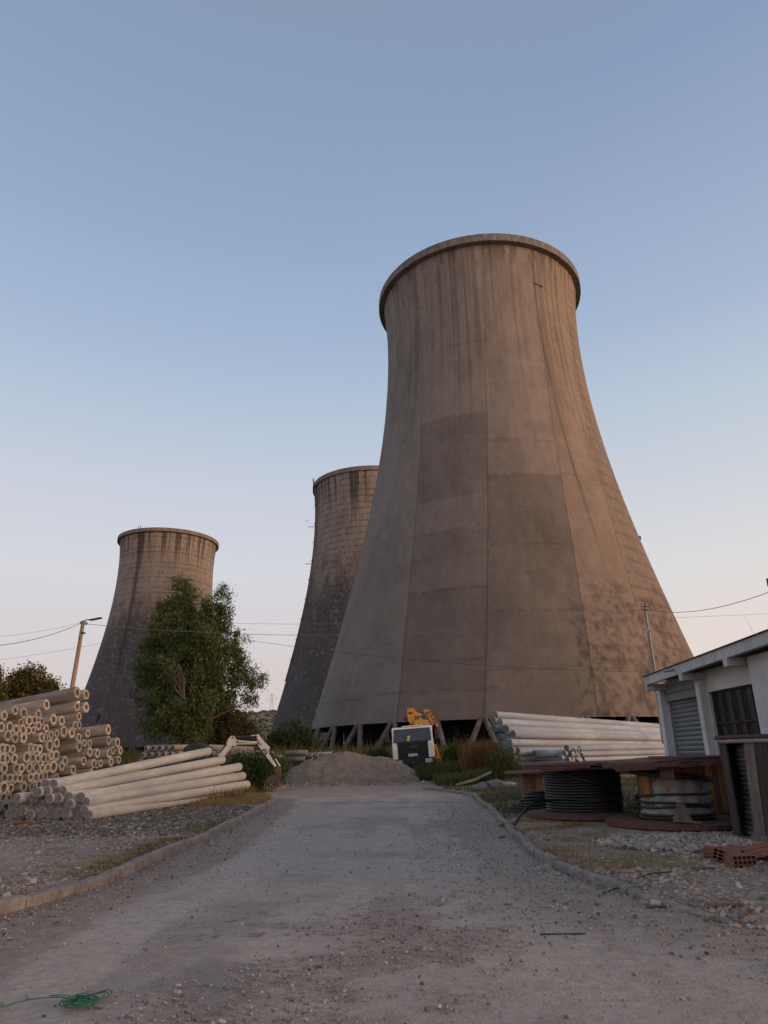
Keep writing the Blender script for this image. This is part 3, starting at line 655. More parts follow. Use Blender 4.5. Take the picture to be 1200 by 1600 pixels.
        for q in zq[::12]:
            r_ = float(prof_r(q, *P)); p = np.array([(r_ + .6) * math.cos(la), (r_ + .6) * math.sin(la), q]); v = np.array([tx, ty, 0])
            lb.bar(p - 1.3 * v, p + 1.3 * v, .10, .10); lb.bar(p, p - .9 * np.array([math.cos(la), math.sin(la), 0]), .1, .1)
        lb.build('ladder', M['rust'], t, off=(0, 0, 0))
        if old.get('hole'):
            ha, hz = math.radians(old['hole'][0]), old['hole'][1]; hr = float(prof_r(hz, *P)) + .06
            sl = (float(prof_r(hz + 1, *P)) - float(prof_r(hz - 1, *P))) / 2
            hb = MB(); pts = []
            for q in range(14):
                w = 2 * math.pi * q / 14; u_, v_ = .5 * math.cos(w) * (1 + .25 * math.sin(3 * w)), 1.3 * math.sin(w)
                pts.append(((hr + sl * v_) * math.cos(ha) - u_ * math.sin(ha), (hr + sl * v_) * math.sin(ha) + u_ * math.cos(ha), hz + v_))
            ou = np.array([math.cos(ha), math.sin(ha), 0]) ; hb.prism(pts, -ou * .3, ou * .04); hb.build('opening', M['dark'], t, off=(0, 0, 0))
        for sa, szz in old.get('stubs', []):
            w = math.radians(sa); r_ = float(prof_r(szz, *P)); sb = MB(); sb.bar((r_ * math.cos(w), r_ * math.sin(w), szz), ((r_ + 2.2) * math.cos(w), (r_ + 2.2) * math.sin(w), szz), .14, .14); sb.build('bracket', M['rust'], t, off=(0, 0, 0))
    return t
M['rimc'] = mat('rim_concrete', (.24, .205, .175), (.15, .125, .11), 1.2, .95, .5, 6, (1, 1, .4), c3=(.07, .06, .055), s3=2.5, f3=.6)
M['rimo'] = mat('rim_concrete_old', (.26, .21, .175), (.17, .14, .12), .8, .95, .5, 6, (1, 1, .4), c3=(.08, .065, .06), s3=2.5, f3=.5)
t1 = cooling_tower((17.03, 102.56), 15.88, 66.15, 42.65, 32.38, 75.85, 17.29, None, 'largest and nearest cooling tower, brown repaired concrete on raking legs behind the truck')
# rungs and a platform bracket seen near the top of the near tower
bk = MB(); w = math.radians(-63.5); r_ = float(prof_r(68.5, 15.88, 66.15, 42.65, 32.38)); bk.bar((r_ * math.cos(w) - .9 * math.cos(w + 1.57), r_ * math.sin(w) - .9 * math.sin(w + 1.57) - .05, 68.7), (r_ * math.cos(w) + .7 * math.cos(w + 1.57), r_ * math.sin(w) + .7 * math.sin(w + 1.57) - .15, 68.4), .1, .1); bk.build('bracket', M['rust'], t1, off=(0, 0, 0))
w = math.radians(-19); r_ = float(prof_r(30.5, 15.88, 66.15, 42.65, 32.38)); bk = MB(); bk.box((r_ * math.cos(w), r_ * math.sin(w), 30.5), (.5, .5, .5)); bk.build('junction_box', M['rust'], t1, off=(0, 0, 0))
t2 = cooling_tower((-3.36, 190), 16.36, 65.5, 43.98, 32, 75.5, 17.36, dict(ladder=-160, lz0=20, stubs=[(180, 64), (180, 53)]), 'middle cooling tower, soot-dark below and half hidden behind the largest one', fine=.45, zs=.35)
t3 = cooling_tower((-77.8, 240), 16.1, 65.5, 44.4, 32, 75.5, 17.55, dict(ladder=-107, lz0=30, hole=(-111.5, 13.5)), 'leftmost cooling tower, small with distance and with a rusty ladder, behind the big willow', fine=.5, zs=.4)

# ------------------------------------------------------------------ HILLS
hx = np.linspace(-520, 420, 160); hy = np.linspace(300, 1500, 90); HX, HY = np.meshgrid(hx, hy)
D = np.hypot(HX, HY); AZ = np.degrees(np.arctan2(HX, HY))
HZ = sstep(300, 820, D) * (25 + 23 * np.exp(-((AZ + 8.5) / 11) ** 2) + 8 * (fbm(HX / 120, HY / 120, 4, 9) - .5)) - .6
hn = fbm(HX / 35, HY / 22, 4, 77)
hc = lerp(np.zeros(HX.shape + (3,)) + np.array([.27, .185, .13]), (.12, .125, .065), sstep(.45, .58, hn))
rows_ = ((HY + .35 * HX) % 16 < 6) * (D > 520) * (D < 700); hc = lerp(hc, (.10, .095, .05), rows_ * .6)
hl = link('hills', grid_mesh('hills', HX, HY, HZ, mat('hill_scrub', (1, 1, 1), (.75, .75, .75), .12, .98, attr='col'), hc)); tag(hl, kind='structure')
def hz(x, y): 
    d = math.hypot(x, y); a_ = math.degrees(math.atan2(x, y)); return float(sstep(300, 820, d)) * (25 + 23 * math.exp(-((a_ + 8.5) / 11) ** 2) + 8 * (float(fbm(x / 120, y / 120, 4, 9)) - .5)) - .6
n = 1500; a_ = np.radians(rng.uniform(-20, 3, n)); d_ = rng.uniform(420, 860, n); bx, by = d_ * np.sin(a_), d_ * np.cos(a_)
P = np.stack([bx, by, [hz(p, q) + 1.0 for p, q in zip(bx, by)]], 1)
stones('hill_scrub', 'far scrub and orchard bushes dotting the hillside', P, rng.uniform(.9, 2.3, n), [(.085, .095, .045), (.11, .115, .055), (.07, .08, .04)], hero=True, flat=.8, jit=.2)
# distant lattice pylon on the crest
pt = at(424, 1112, 820); pz = hz(pt[0], pt[1])
M['pylon'] = mat('galvanised_far', (.42, .38, .38))
pe = empty('transmission_tower', (pt[0], pt[1], pz), 'thin grey lattice pylon far away on the hill crest', 'pylon')
ml = MB(); hh = float(at(424, 1083, 820)[2]) - pz
for sx_, sy_ in ((-1, -1), (1, -1), (1, 1), (-1, 1)):
    ml.bar((pt[0] + sx_ * 2.2, pt[1] + sy_ * 2.2, pz - .5), (pt[0] + sx_ * .4, pt[1] + sy_ * .4, pz + hh), .15, .15)
for i in range(7):
    f = i / 7; g_ = (i + 1) / 7; a1, a2 = 2.6 - 2.1 * f, 2.6 - 2.1 * g_
    for s_ in (-1, 1): ml.bar((pt[0] - s_ * a1, pt[1] - a1, pz + hh * f), (pt[0] + s_ * a2, pt[1] - a2, pz + hh * g_), .1, .1)
ml.build('lattice', M['pylon'], pe)
for f, wd in ((.62, 5.2), (.76, 6.2), (.9, 4.2)):
    q = MB(); q.bar((pt[0] - wd, pt[1], pz + hh * f), (pt[0] + wd, pt[1], pz + hh * f), .22, .22); q.build('crossarm', M['pylon'], pe)

# ------------------------------------------------------------------ TREES AND BUSHES
M['deadwood'] = mat('dead_branch_bark', (.11, .082, .068), (.075, .056, .046), 5, .9)
def blob(px, py, Y, r, ry=None, rz=None):
    p = at(px, py, Y); return (p[0], p[1], p[2], r, ry or r, rz or r)
WIL = [(.070, .098, .030), (.095, .125, .040), (.13, .15, .055), (.055, .072, .024), (.13, .16, .065), (.075, .11, .034)]
bl = [blob(282, 925, 50, 1.0, 1.0, 1.3), blob(300, 950, 50, 1.5, 1.3, 1.5), blob(275, 965, 50, 1.5, 1.4, 1.4), blob(320, 980, 50.5, 1.3), blob(348, 940, 51, .7, .7, 1.2), blob(355, 970, 51, .55),
      blob(262, 1000, 49.5, 1.7, 1.4, 1.5), blob(300, 1005, 49, 1.9, 1.6, 1.6), blob(335, 1015, 50, 1.5, 1.3, 1.3), blob(240, 1035, 50, 1.4, 1.3, 1.6), blob(280, 1045, 49, 2.0, 1.6, 1.6), blob(325, 1050, 49.5, 1.6, 1.4, 1.3),
      blob(360, 1030, 51, 1.0, 1.0, .9), blob(378, 1058, 51, 1.2, 1.0, .8), blob(395, 1062, 51.3, .9, .8, .7), blob(392, 1085, 51, .6, .6, .8), blob(365, 1075, 51, 1.0, .9, .8), blob(240, 1080, 50, 1.4, 1.2, 1.6), blob(280, 1100, 49, 1.9, 1.5, 1.7), blob(318, 1098, 49.5, 1.3, 1.2, 1.5),
      blob(245, 1120, 50, 1.2, 1.0, 1.4), blob(275, 1145, 49.5, 1.9, 1.4, 1.2), blob(305, 1140, 50, 1.2, 1.0, 1.2), blob(352, 1000, 50.8, 1.0, .9, 1.1), blob(345, 965, 50.6, .9, .8, 1.1), blob(352, 1035, 50.4, 1.2, 1.0, 1.3), blob(345, 1075, 50.2, 1.2, 1.0, 1.2), blob(380, 1035, 51, .8, .8, .7), blob(335, 955, 50.5, .8, .8, 1.0), blob(373, 1000, 51.2, .6, .6, .7), blob(255, 960, 50, .8), blob(228, 1050, 50, .8, .8, 1.0)]
tree('willow_tree', (at(285, 1170, 50)[0], 50, .5), bl, 72000, .12, WIL, 'big dense green willow standing in front of the leftmost cooling tower', .34, .26, .24, .45, limbs=26, top=.86, per=70)
wt = [o for o in C.objects if o.name == 'willow_tree'][0]; mb = MB(); r0_ = at(288, 1092, 47.9)
for k in range(13):
    a_ = rng.uniform(-1, 1); e_ = at(262 + 26 * (a_ + 1) / 2 + rng.normal(0, 3), 1046 + 8 * abs(a_) + rng.normal(0, 4), 47.3); m3 = (r0_ + e_) / 2 + rng.normal(0, .12, 3)
    mb.tube([r0_, m3, e_], [.05, .03, .012], 5)
mb.build('dead_branch', M['deadwood'], wt)
bl = [blob(345, 1110, 56, 1.0, 1, 1.2), blob(362, 1125, 56, 1.5, 1.2, 1.2), blob(340, 1145, 56, 1.6, 1.2, 1.2), blob(380, 1150, 56, 1.2, 1.1, 1.1), blob(322, 1150, 56, 1.2), blob(358, 1165, 56, 1.9, 1.2, .9)]
tree('shrubby_tree', (at(352, 1180, 56)[0], 56, .5), bl, 24000, .10, [(.080, .082, .040), (.105, .10, .05), (.06, .062, .03), (.13, .11, .065)], 'lower thin dark shrubby tree at the right foot of the big willow', .14, .3, .25, .2, limbs=10)
AUT = [(.12, .125, .03), (.095, .11, .026), (.15, .11, .03), (.17, .085, .025), (.05, .06, .018)]
bl = [blob(48, 1056, 38, .65, .6, .5), blob(30, 1070, 38, .75, .7, .6), blob(62, 1075, 38, .85, .7, .6), blob(80, 1083, 38, .5, .5, .4), blob(12, 1085, 38, .8, .7, .6), blob(45, 1095, 38, 1.2, .9, .6), blob(70, 1105, 38, .9, .8, .6), blob(20, 1110, 38, 1.2, .9, .7), blob(55, 1130, 38, 1.3, .9, 1.)]
tree('round_tree', (at(42, 1190, 38)[0], 38, 0), bl, 26000, .075, AUT, 'rounded tree with reddish tips rising behind the left pole stack', .13, .45, .17, 0, limbs=12)
bl = [blob(-8, 1052, 36, .35), blob(-14, 1065, 36, .45), blob(-4, 1075, 36, .35), blob(-20, 1085, 36, .6), blob(-12, 1110, 36, .8)]
tree('round_tree', (at(-14, 1190, 36)[0], 36, 0), bl, 8000, .075, AUT, 'edge of a small tree cut off at the left margin above the pole stack', .10, .45, .15, 0, limbs=6)
BSH = [(.050, .068, .028), (.066, .088, .036), (.040, .054, .024)]
def bush(px, py, Y, sc_, n, label, cols=BSH, leaf=.11):
    bl = [blob(px + dx * sc_, py + dy * sc_, Y, r * sc_, r * sc_, r * sc_ * .8) for dx, dy, r in ((0, -6, 1.3), (-16, 6, 1.1), (15, 4, 1.2), (-4, 8, 1.6), (24, 12, .9), (-27, 14, .8))]
    bl = [(a0, b0, max(c0, gz(a0, b0) + .3), d0, e0, f0) for a0, b0, c0, d0, e0, f0 in bl]
    q = at(px, py, Y); tree('bush', (q[0], Y, gz(q[0], Y)), bl, n, leaf, cols, label, .08, .35, .25, 0, cat='bush', limbs=6, group='bushes')
bush(455, 1152, 78, 1.35, 15000, 'dark green bush against the foot of the middle cooling tower')
bush(385, 1204, 37.0, .72, 12000, 'dark leafy bush under the white excavator arm beside the solid poles', [(.035, .065, .018), (.05, .085, .024), (.025, .045, .014)], .06)
bush(425, 1198, 38.5, .50, 6000, 'low green bush behind the excavator bucket', [(.05, .075, .022), (.07, .09, .03)], .05)
bush(590, 1185, 50, .55, 7000, 'green bush left of the crane truck behind the gravel', [(.045, .08, .02), (.065, .10, .028)], .06)
bush(790, 1192, 35.5, .50, 6000, 'bush at the left end of the white pole stack', [(.05, .07, .022), (.07, .085, .03), (.10, .08, .04)], .05)
bush(722, 1178, 52, .70, 8000, 'green bush between two legs right of the truck', [(.05, .075, .02), (.07, .095, .03)], .07)

# weeds, grass (uncountable)
def f_weed(x, y): return np.clip(.25 + 1.3 * (fbm(x * .25, y * .25, 3, 15) - .3), 0, 1) * ~((np.abs(x - 1.7) < 1.45) & (y > 46.6) & (y < 58)) * ~((x > -7) & (x < 1.2) & (y < 46.6))
P = region(60000, -22, 24, 45, 75, f_weed)
hgt = .75 + .9 * sstep(50, 70, P[:, 1])
blades('tall_weeds', 'tall green and brown weeds covering the ground below the towers', P, hgt, GREEN + GREEN + RUSTY[:1] + STRAW[1:3], .035, .35)
P = region(34000, -50, 55, 66, 130, lambda x, y: np.clip(.2 + 1.3 * (fbm(x * .2, y * .2, 3, 16) - .3), 0, 1) * (np.hypot(x - 17, y - 102.6) > 32))
blades('far_weeds', 'far belt of weeds and scrub in front of the dark towers', P, 2.0, GREEN + RUSTY[1:] + [(.035, .045, .02)], .09, .3)
P = region(30000, -30, -3.5, 31, 48, lambda x, y: (np.clip(.2 + 1.2 * (fbm(x * .4, y * .4, 3, 17) - .3), 0, 1)) * ((x < -5.6) | (y > 45)))
blades('meadow_grass', 'green weeds and grass behind the solid poles and under the excavator arm', P, .38, GREEN + [(.09, .09, .03)], .018, .4)
P = region(30000, -6.6, -4.2, 24.5, 33, lambda x, y: (x < xl(y) - .2) * np.clip(.45 + 1.2 * (fbm(x * 1.1, y * 1.1, 3, 18) - .35), 0, 1) * sstep(24, 26.5, y + (x + 5) * -1.2))
blades('dry_grass', 'yellow dry grass patch at the right end of the solid poles', P, .17, STRAW, .007, .7)
P = region(2600, -6.6, -4.5, 26, 33, lambda x, y: (x < xl(y) - .25) * sstep(.5, .6, fbm(x * 1.4, y * 1.4, 3, 19)))
blades('tall_dry_weeds', 'taller thin weeds standing in the yellow dry grass', P, .55, STRAW[:2] + GREEN[:2] + RUSTY[:1], .007, .5)
P = region(60000, -5.3, -3.7, 8.8, 20, lambda x, y: (x < xl(y) - .16) * (1 - sstep(.15, .95, xl(y) - x + .5 * (fbm(x * 2, y * 2, 3, 20) - .5))) * sstep(.42, .58, fbm(x * .7, y * .45, 3, 25)))
blades('kerb_grass', 'thin green and straw grass growing along the left kerb', P, .055, STRAW + GREEN[:3], .0035, .7)
def f_rg(x, y): return (x > xr(y) + .16) * (1 - sstep(1.2, 2.3, x - xr(y) + .8 * (fbm(x * 1.5, y * 1.5, 3, 26) - .5))) * np.clip(.08 + 2.4 * (fbm(x * 1.6, y * 1.6, 4, 27) - .42), 0, 1) * sstep(9.6, 10.6, y)
P = region(70000, 2.3, 5.8, 9.6, 19, f_rg)
blades('verge_grass', 'short straw coloured grass with green tufts behind the right kerb', P, .062, STRAW + [(.26, .19, .11), (.30, .225, .13)] + STRAW + GREEN[1:2], .0045, .8)
P = region(60000, 2.5, 12, 19, 34.5, lambda x, y: (x > xr(y) + .15) * np.clip(.2 + 1.6 * (fbm(x * .8, y * .8, 3, 28) - .35), 0, 1))
blades('rough_grass', 'rough grey green grass around the bare spool and white poles', P, .20, [(.12, .115, .055), (.09, .095, .045), (.17, .13, .07), (.07, .08, .04)], .009, .6)
def f_rr(x, y): return (x > xr(y) - 2 + .0 * y) * (x > 2.4) * np.clip(.3 + 1.5 * (fbm(x * .6, y * .6, 3, 29) - .35), 0, 1)
P = region(36000, 2.6, 9, 36, 48, f_rr); P2 = region(3500, 1.0, 3.0, 44.6, 46.8, lambda x, y: .3 + .6 * sstep(1.2, 2.4, x)); P = np.concatenate([P, P2])
blades('bank_weeds', 'green weeds on the bank right of the crane truck', P, .55, GREEN + [(.10, .11, .04), (.20, .14, .07)], .014, .45)
q = at(757, 1170, 44)
P = region(7000, q[0] - 1.3, q[0] + 1.5, 43, 45.5, lambda x, y: np.exp(-((x - q[0]) / 1.1) ** 2)); 
blades('rusty_weeds', 'tall rust-brown dead weeds left of the white pole stack', P, 1.9, [(.26, .12, .05), (.20, .095, .045), (.15, .08, .04), (.3, .16, .08)], .016, .3)

# ------------------------------------------------------------------ POLES (spun concrete), each one a thing
def hollow_mesh(name, L, ra, rb, ia, mats, n=20, rough_end=.004):
    """lies along +X from 0; end at x=0 is the visible one"""
    mb = MB(); th = 2 * math.pi * np.arange(n) / n
    def ringp(x, r, j=0): return np.stack([np.full(n, x) + (rng.normal(0, j, n) if j else 0), r * np.cos(th), r * np.sin(th)], 1)
    ib = ia * rb / ra
    rings = [ringp(.9, ia * .98), ringp(.0, ia, rough_end), ringp(.0, ra - .012, rough_end), ringp(.012, ra), ringp(L * .5, (ra + rb) / 2), ringp(L - .01, rb), ringp(L, rb - .01, rough_end), ringp(L, ib, rough_end), ringp(L - .9, ib * .98)]
    V = np.concatenate(rings); Fs = []; mi = []; sm = []
    mm = [2, 1, 0, 0, 0, 0, 1, 2]
    for i in range(8):
        for j in range(n):
            Fs.append((i * n + j, (i + 1) * n + j, (i + 1) * n + (j + 1) % n, i * n + (j + 1) % n)); mi.append(mm[i]); sm.append(mm[i] != 1)
    Fs.append(tuple(range(n))); mi.append(2); sm.append(False); Fs.append(tuple(range(8 * n, 9 * n))[::-1]); mi.append(2); sm.append(False)
    me = np_mesh(name, V, Fs, mats, mi, sm); fix_normals(me); return me
def solid_mesh(name, L, ra, rb, mats, n=20):
    mb = MB(); th = 2 * math.pi * np.arange(n) / n
    xs_ = [0, .0, .012, L * .33, L * .66, L - .012, L, L]; rs = [0.02, ra - .012, ra, ra + (rb - ra) * .33, ra + (rb - ra) * .66, rb, rb - .012, .02]
    V = np.concatenate([np.stack([np.full(n, x) + (rng.normal(0, .004, n) if i in (0, 1, 7, 6) else 0), r * np.cos(th), r * np.sin(th)], 1) for i, (x, r) in enumerate(zip(xs_, rs))]); Fs = []; mi = []; sm = []
    for i in range(7):
        for j in range(n): Fs.append((i * n + j, (i + 1) * n + j, (i + 1) * n + (j + 1) % n, i * n + (j + 1) % n)); mi.append(1 if i in (0, 6) else 0); sm.append(i not in (0, 6))
    Fs += [tuple(range(n)), tuple(range(7 * n, 8 * n))]; mi += [1, 1]; sm += [False, False]
    me = np_mesh(name, V, Fs, mats, mi, sm); fix_normals(me); return me
def lay(name, me, p, q, sc_=1.0, scl=None, roll=None):
    """place a pole mesh with its x=0 end at p pointing to q"""
    o = link(name, me); d = Vector(np.array(q) - np.array(p)); 
    rot = d.to_track_quat('X', 'Z'); o.rotation_mode = 'QUATERNION'; o.rotation_quaternion = rot @ Euler((rng.uniform(0, 6.28) if roll is None else roll, 0, 0)).to_quaternion()
    o.location = Vector(p); o.scale = (scl or 1, sc_, sc_); return o
def rowlabels(items, text, rowh, order='left', lim=16):
    """items: list of (px, py); gives a text naming row from the top and place from the left in the row"""
    ys_ = sorted(range(len(items)), key=lambda i: items[i][1]); rows = []; 
    for i in ys_:
        if rows and items[i][1] - np.mean([items[j][1] for j in rows[-1]]) < rowh: rows[-1].append(i)
        else: rows.append([i])
    out = [None] * len(items)
    for r_, row in enumerate(rows):
        for c_, i in enumerate(sorted(row, key=lambda k: items[k][0])): out[i] = text % (ORD[r_ + 1], ORD[c_ + 1])
    return out
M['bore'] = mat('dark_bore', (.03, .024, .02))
H_MATS = [M['pole_h'], M['pole_e'], M['pole_in']]
hm = [hollow_mesh('hollow_pole', 9.5, .178, .118, .095, H_MATS), hollow_mesh('hollow_pole', 9.5, .178, .118, .105, H_MATS), hollow_mesh('hollow_pole', 9.5, .178, .122, .085, H_MATS)]
RINGS = [(121, 1082, 1.12), (135, 1085, 1.0), (135, 1105, 1.04), (73, 1101, .98), (37.5, 1114, .98), (7, 1118, .9), (24, 1110, .8), (120.6, 1104, .92), (84, 1124, 1.05), (97, 1126, .95), (124, 1119.5, .8), (118, 1134, .95), (124, 1133, .85),
 (100, 1143, 1.05), (112.5, 1145, .98), (46, 1126, .92), (54, 1125, .78), (60.5, 1116, .92), (2.5, 1136, .85), (15.6, 1136, .9), (25.6, 1140, .9), (36.3, 1140, .88), (45, 1141.5, .74), (52.5, 1141, .72), (60.6, 1134, .82), (66, 1127, .7), (72.5, 1138, .78),
 (13, 1149, .98), (24, 1153.5, .82), (37.5, 1153, .92), (65.6, 1152, .88), (71, 1153, .8), (80, 1148, .78), (89, 1146, .72), (123.5, 1152.5, .82), (137.5, 1146, .82), (89, 1161, .92), (78, 1165, 1.1), (124, 1166, 1.06), (132, 1161, .74), (140.6, 1161.5, .75), (140.6, 1175, .92),
 (4.4, 1170, .9), (11, 1170.5, .85), (20.3, 1171, .78), (49, 1169, .92), (55, 1169.5, .78), (62.5, 1170.5, .84), (33, 1129, .72), (4.4, 1185, .9), (11.5, 1185.5, .8), (23, 1185.5, .84), (42, 1183, .95), (51.3, 1184.5, .9), (59.6, 1185, .8), (68.6, 1184.5, .9), (74.5, 1185.5, .75), (80.5, 1180, .82), (88, 1180.5, .98), (102, 1189, .95),
 (7, 1201, .88), (26, 1200.5, .88), (34.3, 1200.5, .84), (46.3, 1199, .86), (57.2, 1199, .92), (66.3, 1200, .78), (75, 1199.5, .8), (84, 1198, 1.08), (97, 1197, .92), (115, 1203, .88), (7.5, 1216, .85), (24, 1216, .88), (31.5, 1216, .78), (56.5, 1214.5, .9), (64, 1213.5, .84), (71, 1212.5, .84), (6.3, 1231, 1.06), (37.5, 1229.5, .98), (61, 1226, .84), (5.5, 1246, .82), (14.5, 1246, .72), (9, 1262, 1.0), (2, 1277, .84),
 (169.6, 1140, 1.05), (170, 1157, .92), (184, 1160, .97), (152.7, 1177, .95), (171, 1177, .97), (177, 1172.5, .85), (188.7, 1172.7, .84), (147, 1193, .9), (152, 1194.5, .78), (174, 1190.5, .86), (186, 1187, .82),
 (17, 1231.5, .8), (48, 1214.5, .78), (50, 1229, .78), (15.5, 1216, .76), (70, 1227, .8), (-6, 1154, .9), (-5, 1201, .8), (-6, 1231, .9), (158, 1192.5, .75), (131, 1189, .85), (143, 1208, .85), (120, 1216, .9), (88, 1216, .85)]
lb = rowlabels([(a, b) for a, b, c in RINGS], 'hollow concrete pole in the tall left stack, %s row from top, %s from left', 7.5)
for i, (px, py, s_) in enumerate(RINGS):
    Y = 20.9 + max(px, -5) / 185 * 5.4; p = at(px, py, Y); p[2] = max(p[2], .12 + .17 * s_)
    L = 9.5; az_ = R(-82 + rng.normal(0, .6)); zf = p[2] * .62 + .04
    q = p + np.array([math.sin(az_) * L, math.cos(az_) * L, 0]); q[2] = zf
    o = lay('hollow_pole', hm[i % 3], p, q, s_ * 1.02); tag(o, lb[i], 'concrete pole', 'hollow concrete poles stacked at left')
# solid poles
S_MATS = [M['pole_s'], M['pole_se']]
smx = [solid_mesh('solid_pole', 12.3, .130, .175, S_MATS), solid_mesh('solid_pole', 12.3, .130, .172, S_MATS), solid_mesh('solid_pole', 12.3, .133, .17, S_MATS)]
SOL = [(12.5, 1284.5, 0), (28, 1283.5, .05), (45, 1281.5, .2), (60.5, 1283, 0), (73.5, 1284.5, .0), (87, 1285, .1), (102.5, 1284, .25), (117, 1283, .0), (126, 1282.5, .05), (137, 1282, .3),
 (23, 1271, .0), (34, 1267, .4), (52, 1268.5, .1), (65.5, 1270, .15), (78, 1271, .05), (91, 1271, .2), (102.5, 1271, .35), (121, 1266, 0), (131.5, 1267, .3),
 (19, 1257.5, .1), (43, 1255, .2), (60.5, 1256, .1), (71.5, 1258, .05), (85, 1259, .2), (97, 1258, .1), (108, 1257, .5),
 (25.5, 1247.5, 1.3), (51, 1247.5, .4), (76.5, 1248, .7), (90, 1248, .5), (107, 1245, .25), (133.5, 1253.5, .25),
 (58.5, 1238, .8), (72.5, 1236, .5), (87, 1236, .15), (97.5, 1236, .35), (126, 1245.5, .3), (70.5, 1225, .2), (83, 1225.5, .3)]
FAR = {(137, 1282): (372, 1240), (131.5, 1267): (386, 1226), (133.5, 1253.5): (379, 1212.5), (126, 1245.5): (373, 1198.5), (97.5, 1236): (346, 1187.5), (83, 1225.5): (323, 1174.5)}
lb = rowlabels([(a, b) for a, b, c in SOL], 'solid pale concrete pole in the low front pile, %s row from top, %s from left', 7)
AXF = np.array([math.sin(R(9.5)), math.cos(R(9.5)), 0])
for i, (px, py, pr) in enumerate(SOL):
    lat = (137 - px) / 125 * .45; pr *= .45; Y = 19.9 + lat - pr * .8
    p = at(px, py, Y); p[2] = max(p[2], .245)
    if (px, py) in FAR:
        fx, fy = FAR[(px, py)]; q = at(fx, fy, 32.0); 
    else:
        q = p + AXF * 12.3; q[0] -= .25; q[2] = p[2] * 1.15 + .03
    o = lay('solid_pole', smx[i % 3], p, q, 1.0); tag(o, lb[i], 'concrete pole', 'solid concrete poles piled at left')
# small rows behind
def prow(name, mesh, lst, Y, az_, L, text, group, dz=0.0, k=1.0, sx=1.0):
    lb = rowlabels([(a[0], a[1]) for a in lst], text, 5)
    for i, a in enumerate(lst):
        p = at(a[0], a[1], Y); e = a[2] if len(a) > 2 else az_
        q = p + np.array([math.sin(R(e)) * L, math.cos(R(e)) * L, dz]); o = lay(name, mesh, p, q, k, scl=sx); tag(o, lb[i], 'concrete pole', group)
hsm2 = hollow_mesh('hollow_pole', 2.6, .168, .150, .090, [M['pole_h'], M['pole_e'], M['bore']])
hsm = hollow_mesh('hollow_pole', 8.0, .155, .105, .088, [M['pole_h'], M['pole_h'], M['pole_in']])
prow('hollow_pole', hsm2, [(228, 1170), (239.5, 1169), (250, 1169), (260, 1168.7), (270.3, 1168.5), (222.5, 1180.5), (234, 1179.5), (245, 1179), (255.5, 1178.5), (266, 1178.5), (277, 1178.5), (217, 1191), (228.5, 1190.5), (240, 1190)], 38.5, 42, 8, 'hollow pole in the little stack behind solid poles, %s row, %s from left', 'hollow poles in the little stack behind', sx=1.2)
lst = [(325.6, 1168), (330, 1178), (339.5, 1176.5), (349, 1178), (360, 1176.5), (373.7, 1181), (357, 1187), (366.7, 1187), (380, 1188.5), (397.6, 1185.5), (402, 1177.5), (406.5, 1186), (414.5, 1186), (388.5, 1188), (411.6, 1176.5), (384, 1197.5), (397, 1195.5), (408, 1196), (371, 1197)]
lst = [(a, b, 55 if a < 375 else 8) for a, b in lst]
prow('hollow_pole', hsm2, lst, 39.5, 58, 2.6, 'hollow pole in small stack behind the excavator arm, %s row, %s from left', 'hollow poles behind the excavator arm', -.12)
prow('hollow_pole', hsm2, [(480, 1176, -70), (490, 1181.5, -40), (499, 1180.5, -40), (518, 1178.5, -75), (487, 1190, -40), (477, 1186, -70), (505, 1189, -60)], 48.5, -60, 3.2, 'hollow pole lying in weeds left of the gravel heap, %s row, %s from left', 'hollow poles in the weeds', 0, sx=.6)
# white poles at right
RM = [M['pole_r'], M['pole_re']]
rh = solid_mesh('white_pole', 17, .205, .205, RM, 22)
RP = [(773.5, 1117.5, 1.0), (770, 1125.5, 1.0), (781, 1129, 1.02), (770.8, 1138, 1.0), (791, 1139.8, 1.02), (801, 1147.2, 1.05), (795.5, 1160.2, 1.05), (799, 1172.5, .9), (808, 1174, 1.04), (799.6, 1185, .95), (799.6, 1197, .95), (834.7, 1178.5, 1.0),
      (779, 1151, .9), (781.5, 1162.5, .9), (785, 1171, .9), (790, 1153, .95), (789, 1166, .95), (792, 1178, .9), (885, 1169, .8), (881, 1177.5, .72), (890, 1178.5, .7), (875.5, 1183.5, .7), (886.5, 1187.5, .7)]
lb = rowlabels([(a, b) for a, b, c in RP], 'long white concrete pole in the right stack, %s level from top, %s from left', 6)
for i, (px, py, s_) in enumerate(RP):
    Y = 38 + (1.1 if px < 775 else 0) + (1.3 if i in (12, 13, 14) else 0) + (.5 if i in (15, 16, 17) else 0) + (0 if px < 870 else -.6); p = at(px, py, Y)
    zr = 1.6 + (p[2] - 1.6) * .80
    q = p + np.array([math.sin(R(49)) * 17, math.cos(R(49)) * 17, 0]); q[2] = zr
    if px > 870: q[2] = p[2] + .05
    if i == 11: q = p + np.array([2.6, 1.2, 0]) * 4
    o = lay('white_pole', rh, p, q, s_, scl=(.16 if i == 11 else (.72 if px > 870 else 1.0))); tag(o, lb[i], 'concrete pole', 'white concrete poles stacked at right')
# hidden carriers under the stack stand on the bank
for x_, y_ in ((7.0, 39.4), (12.5, 44)):
    sb = MB(); sb.box((x_, y_, gz(x_, y_) + .15), (.3, 3.2, .34), (0, 0, R(49 - 90))); o = sb.build('timber_bearer', M['dark_wood'], None); tag(o, 'dark timber bearer under the white pole stack', 'timber', 'bearers under the white poles')

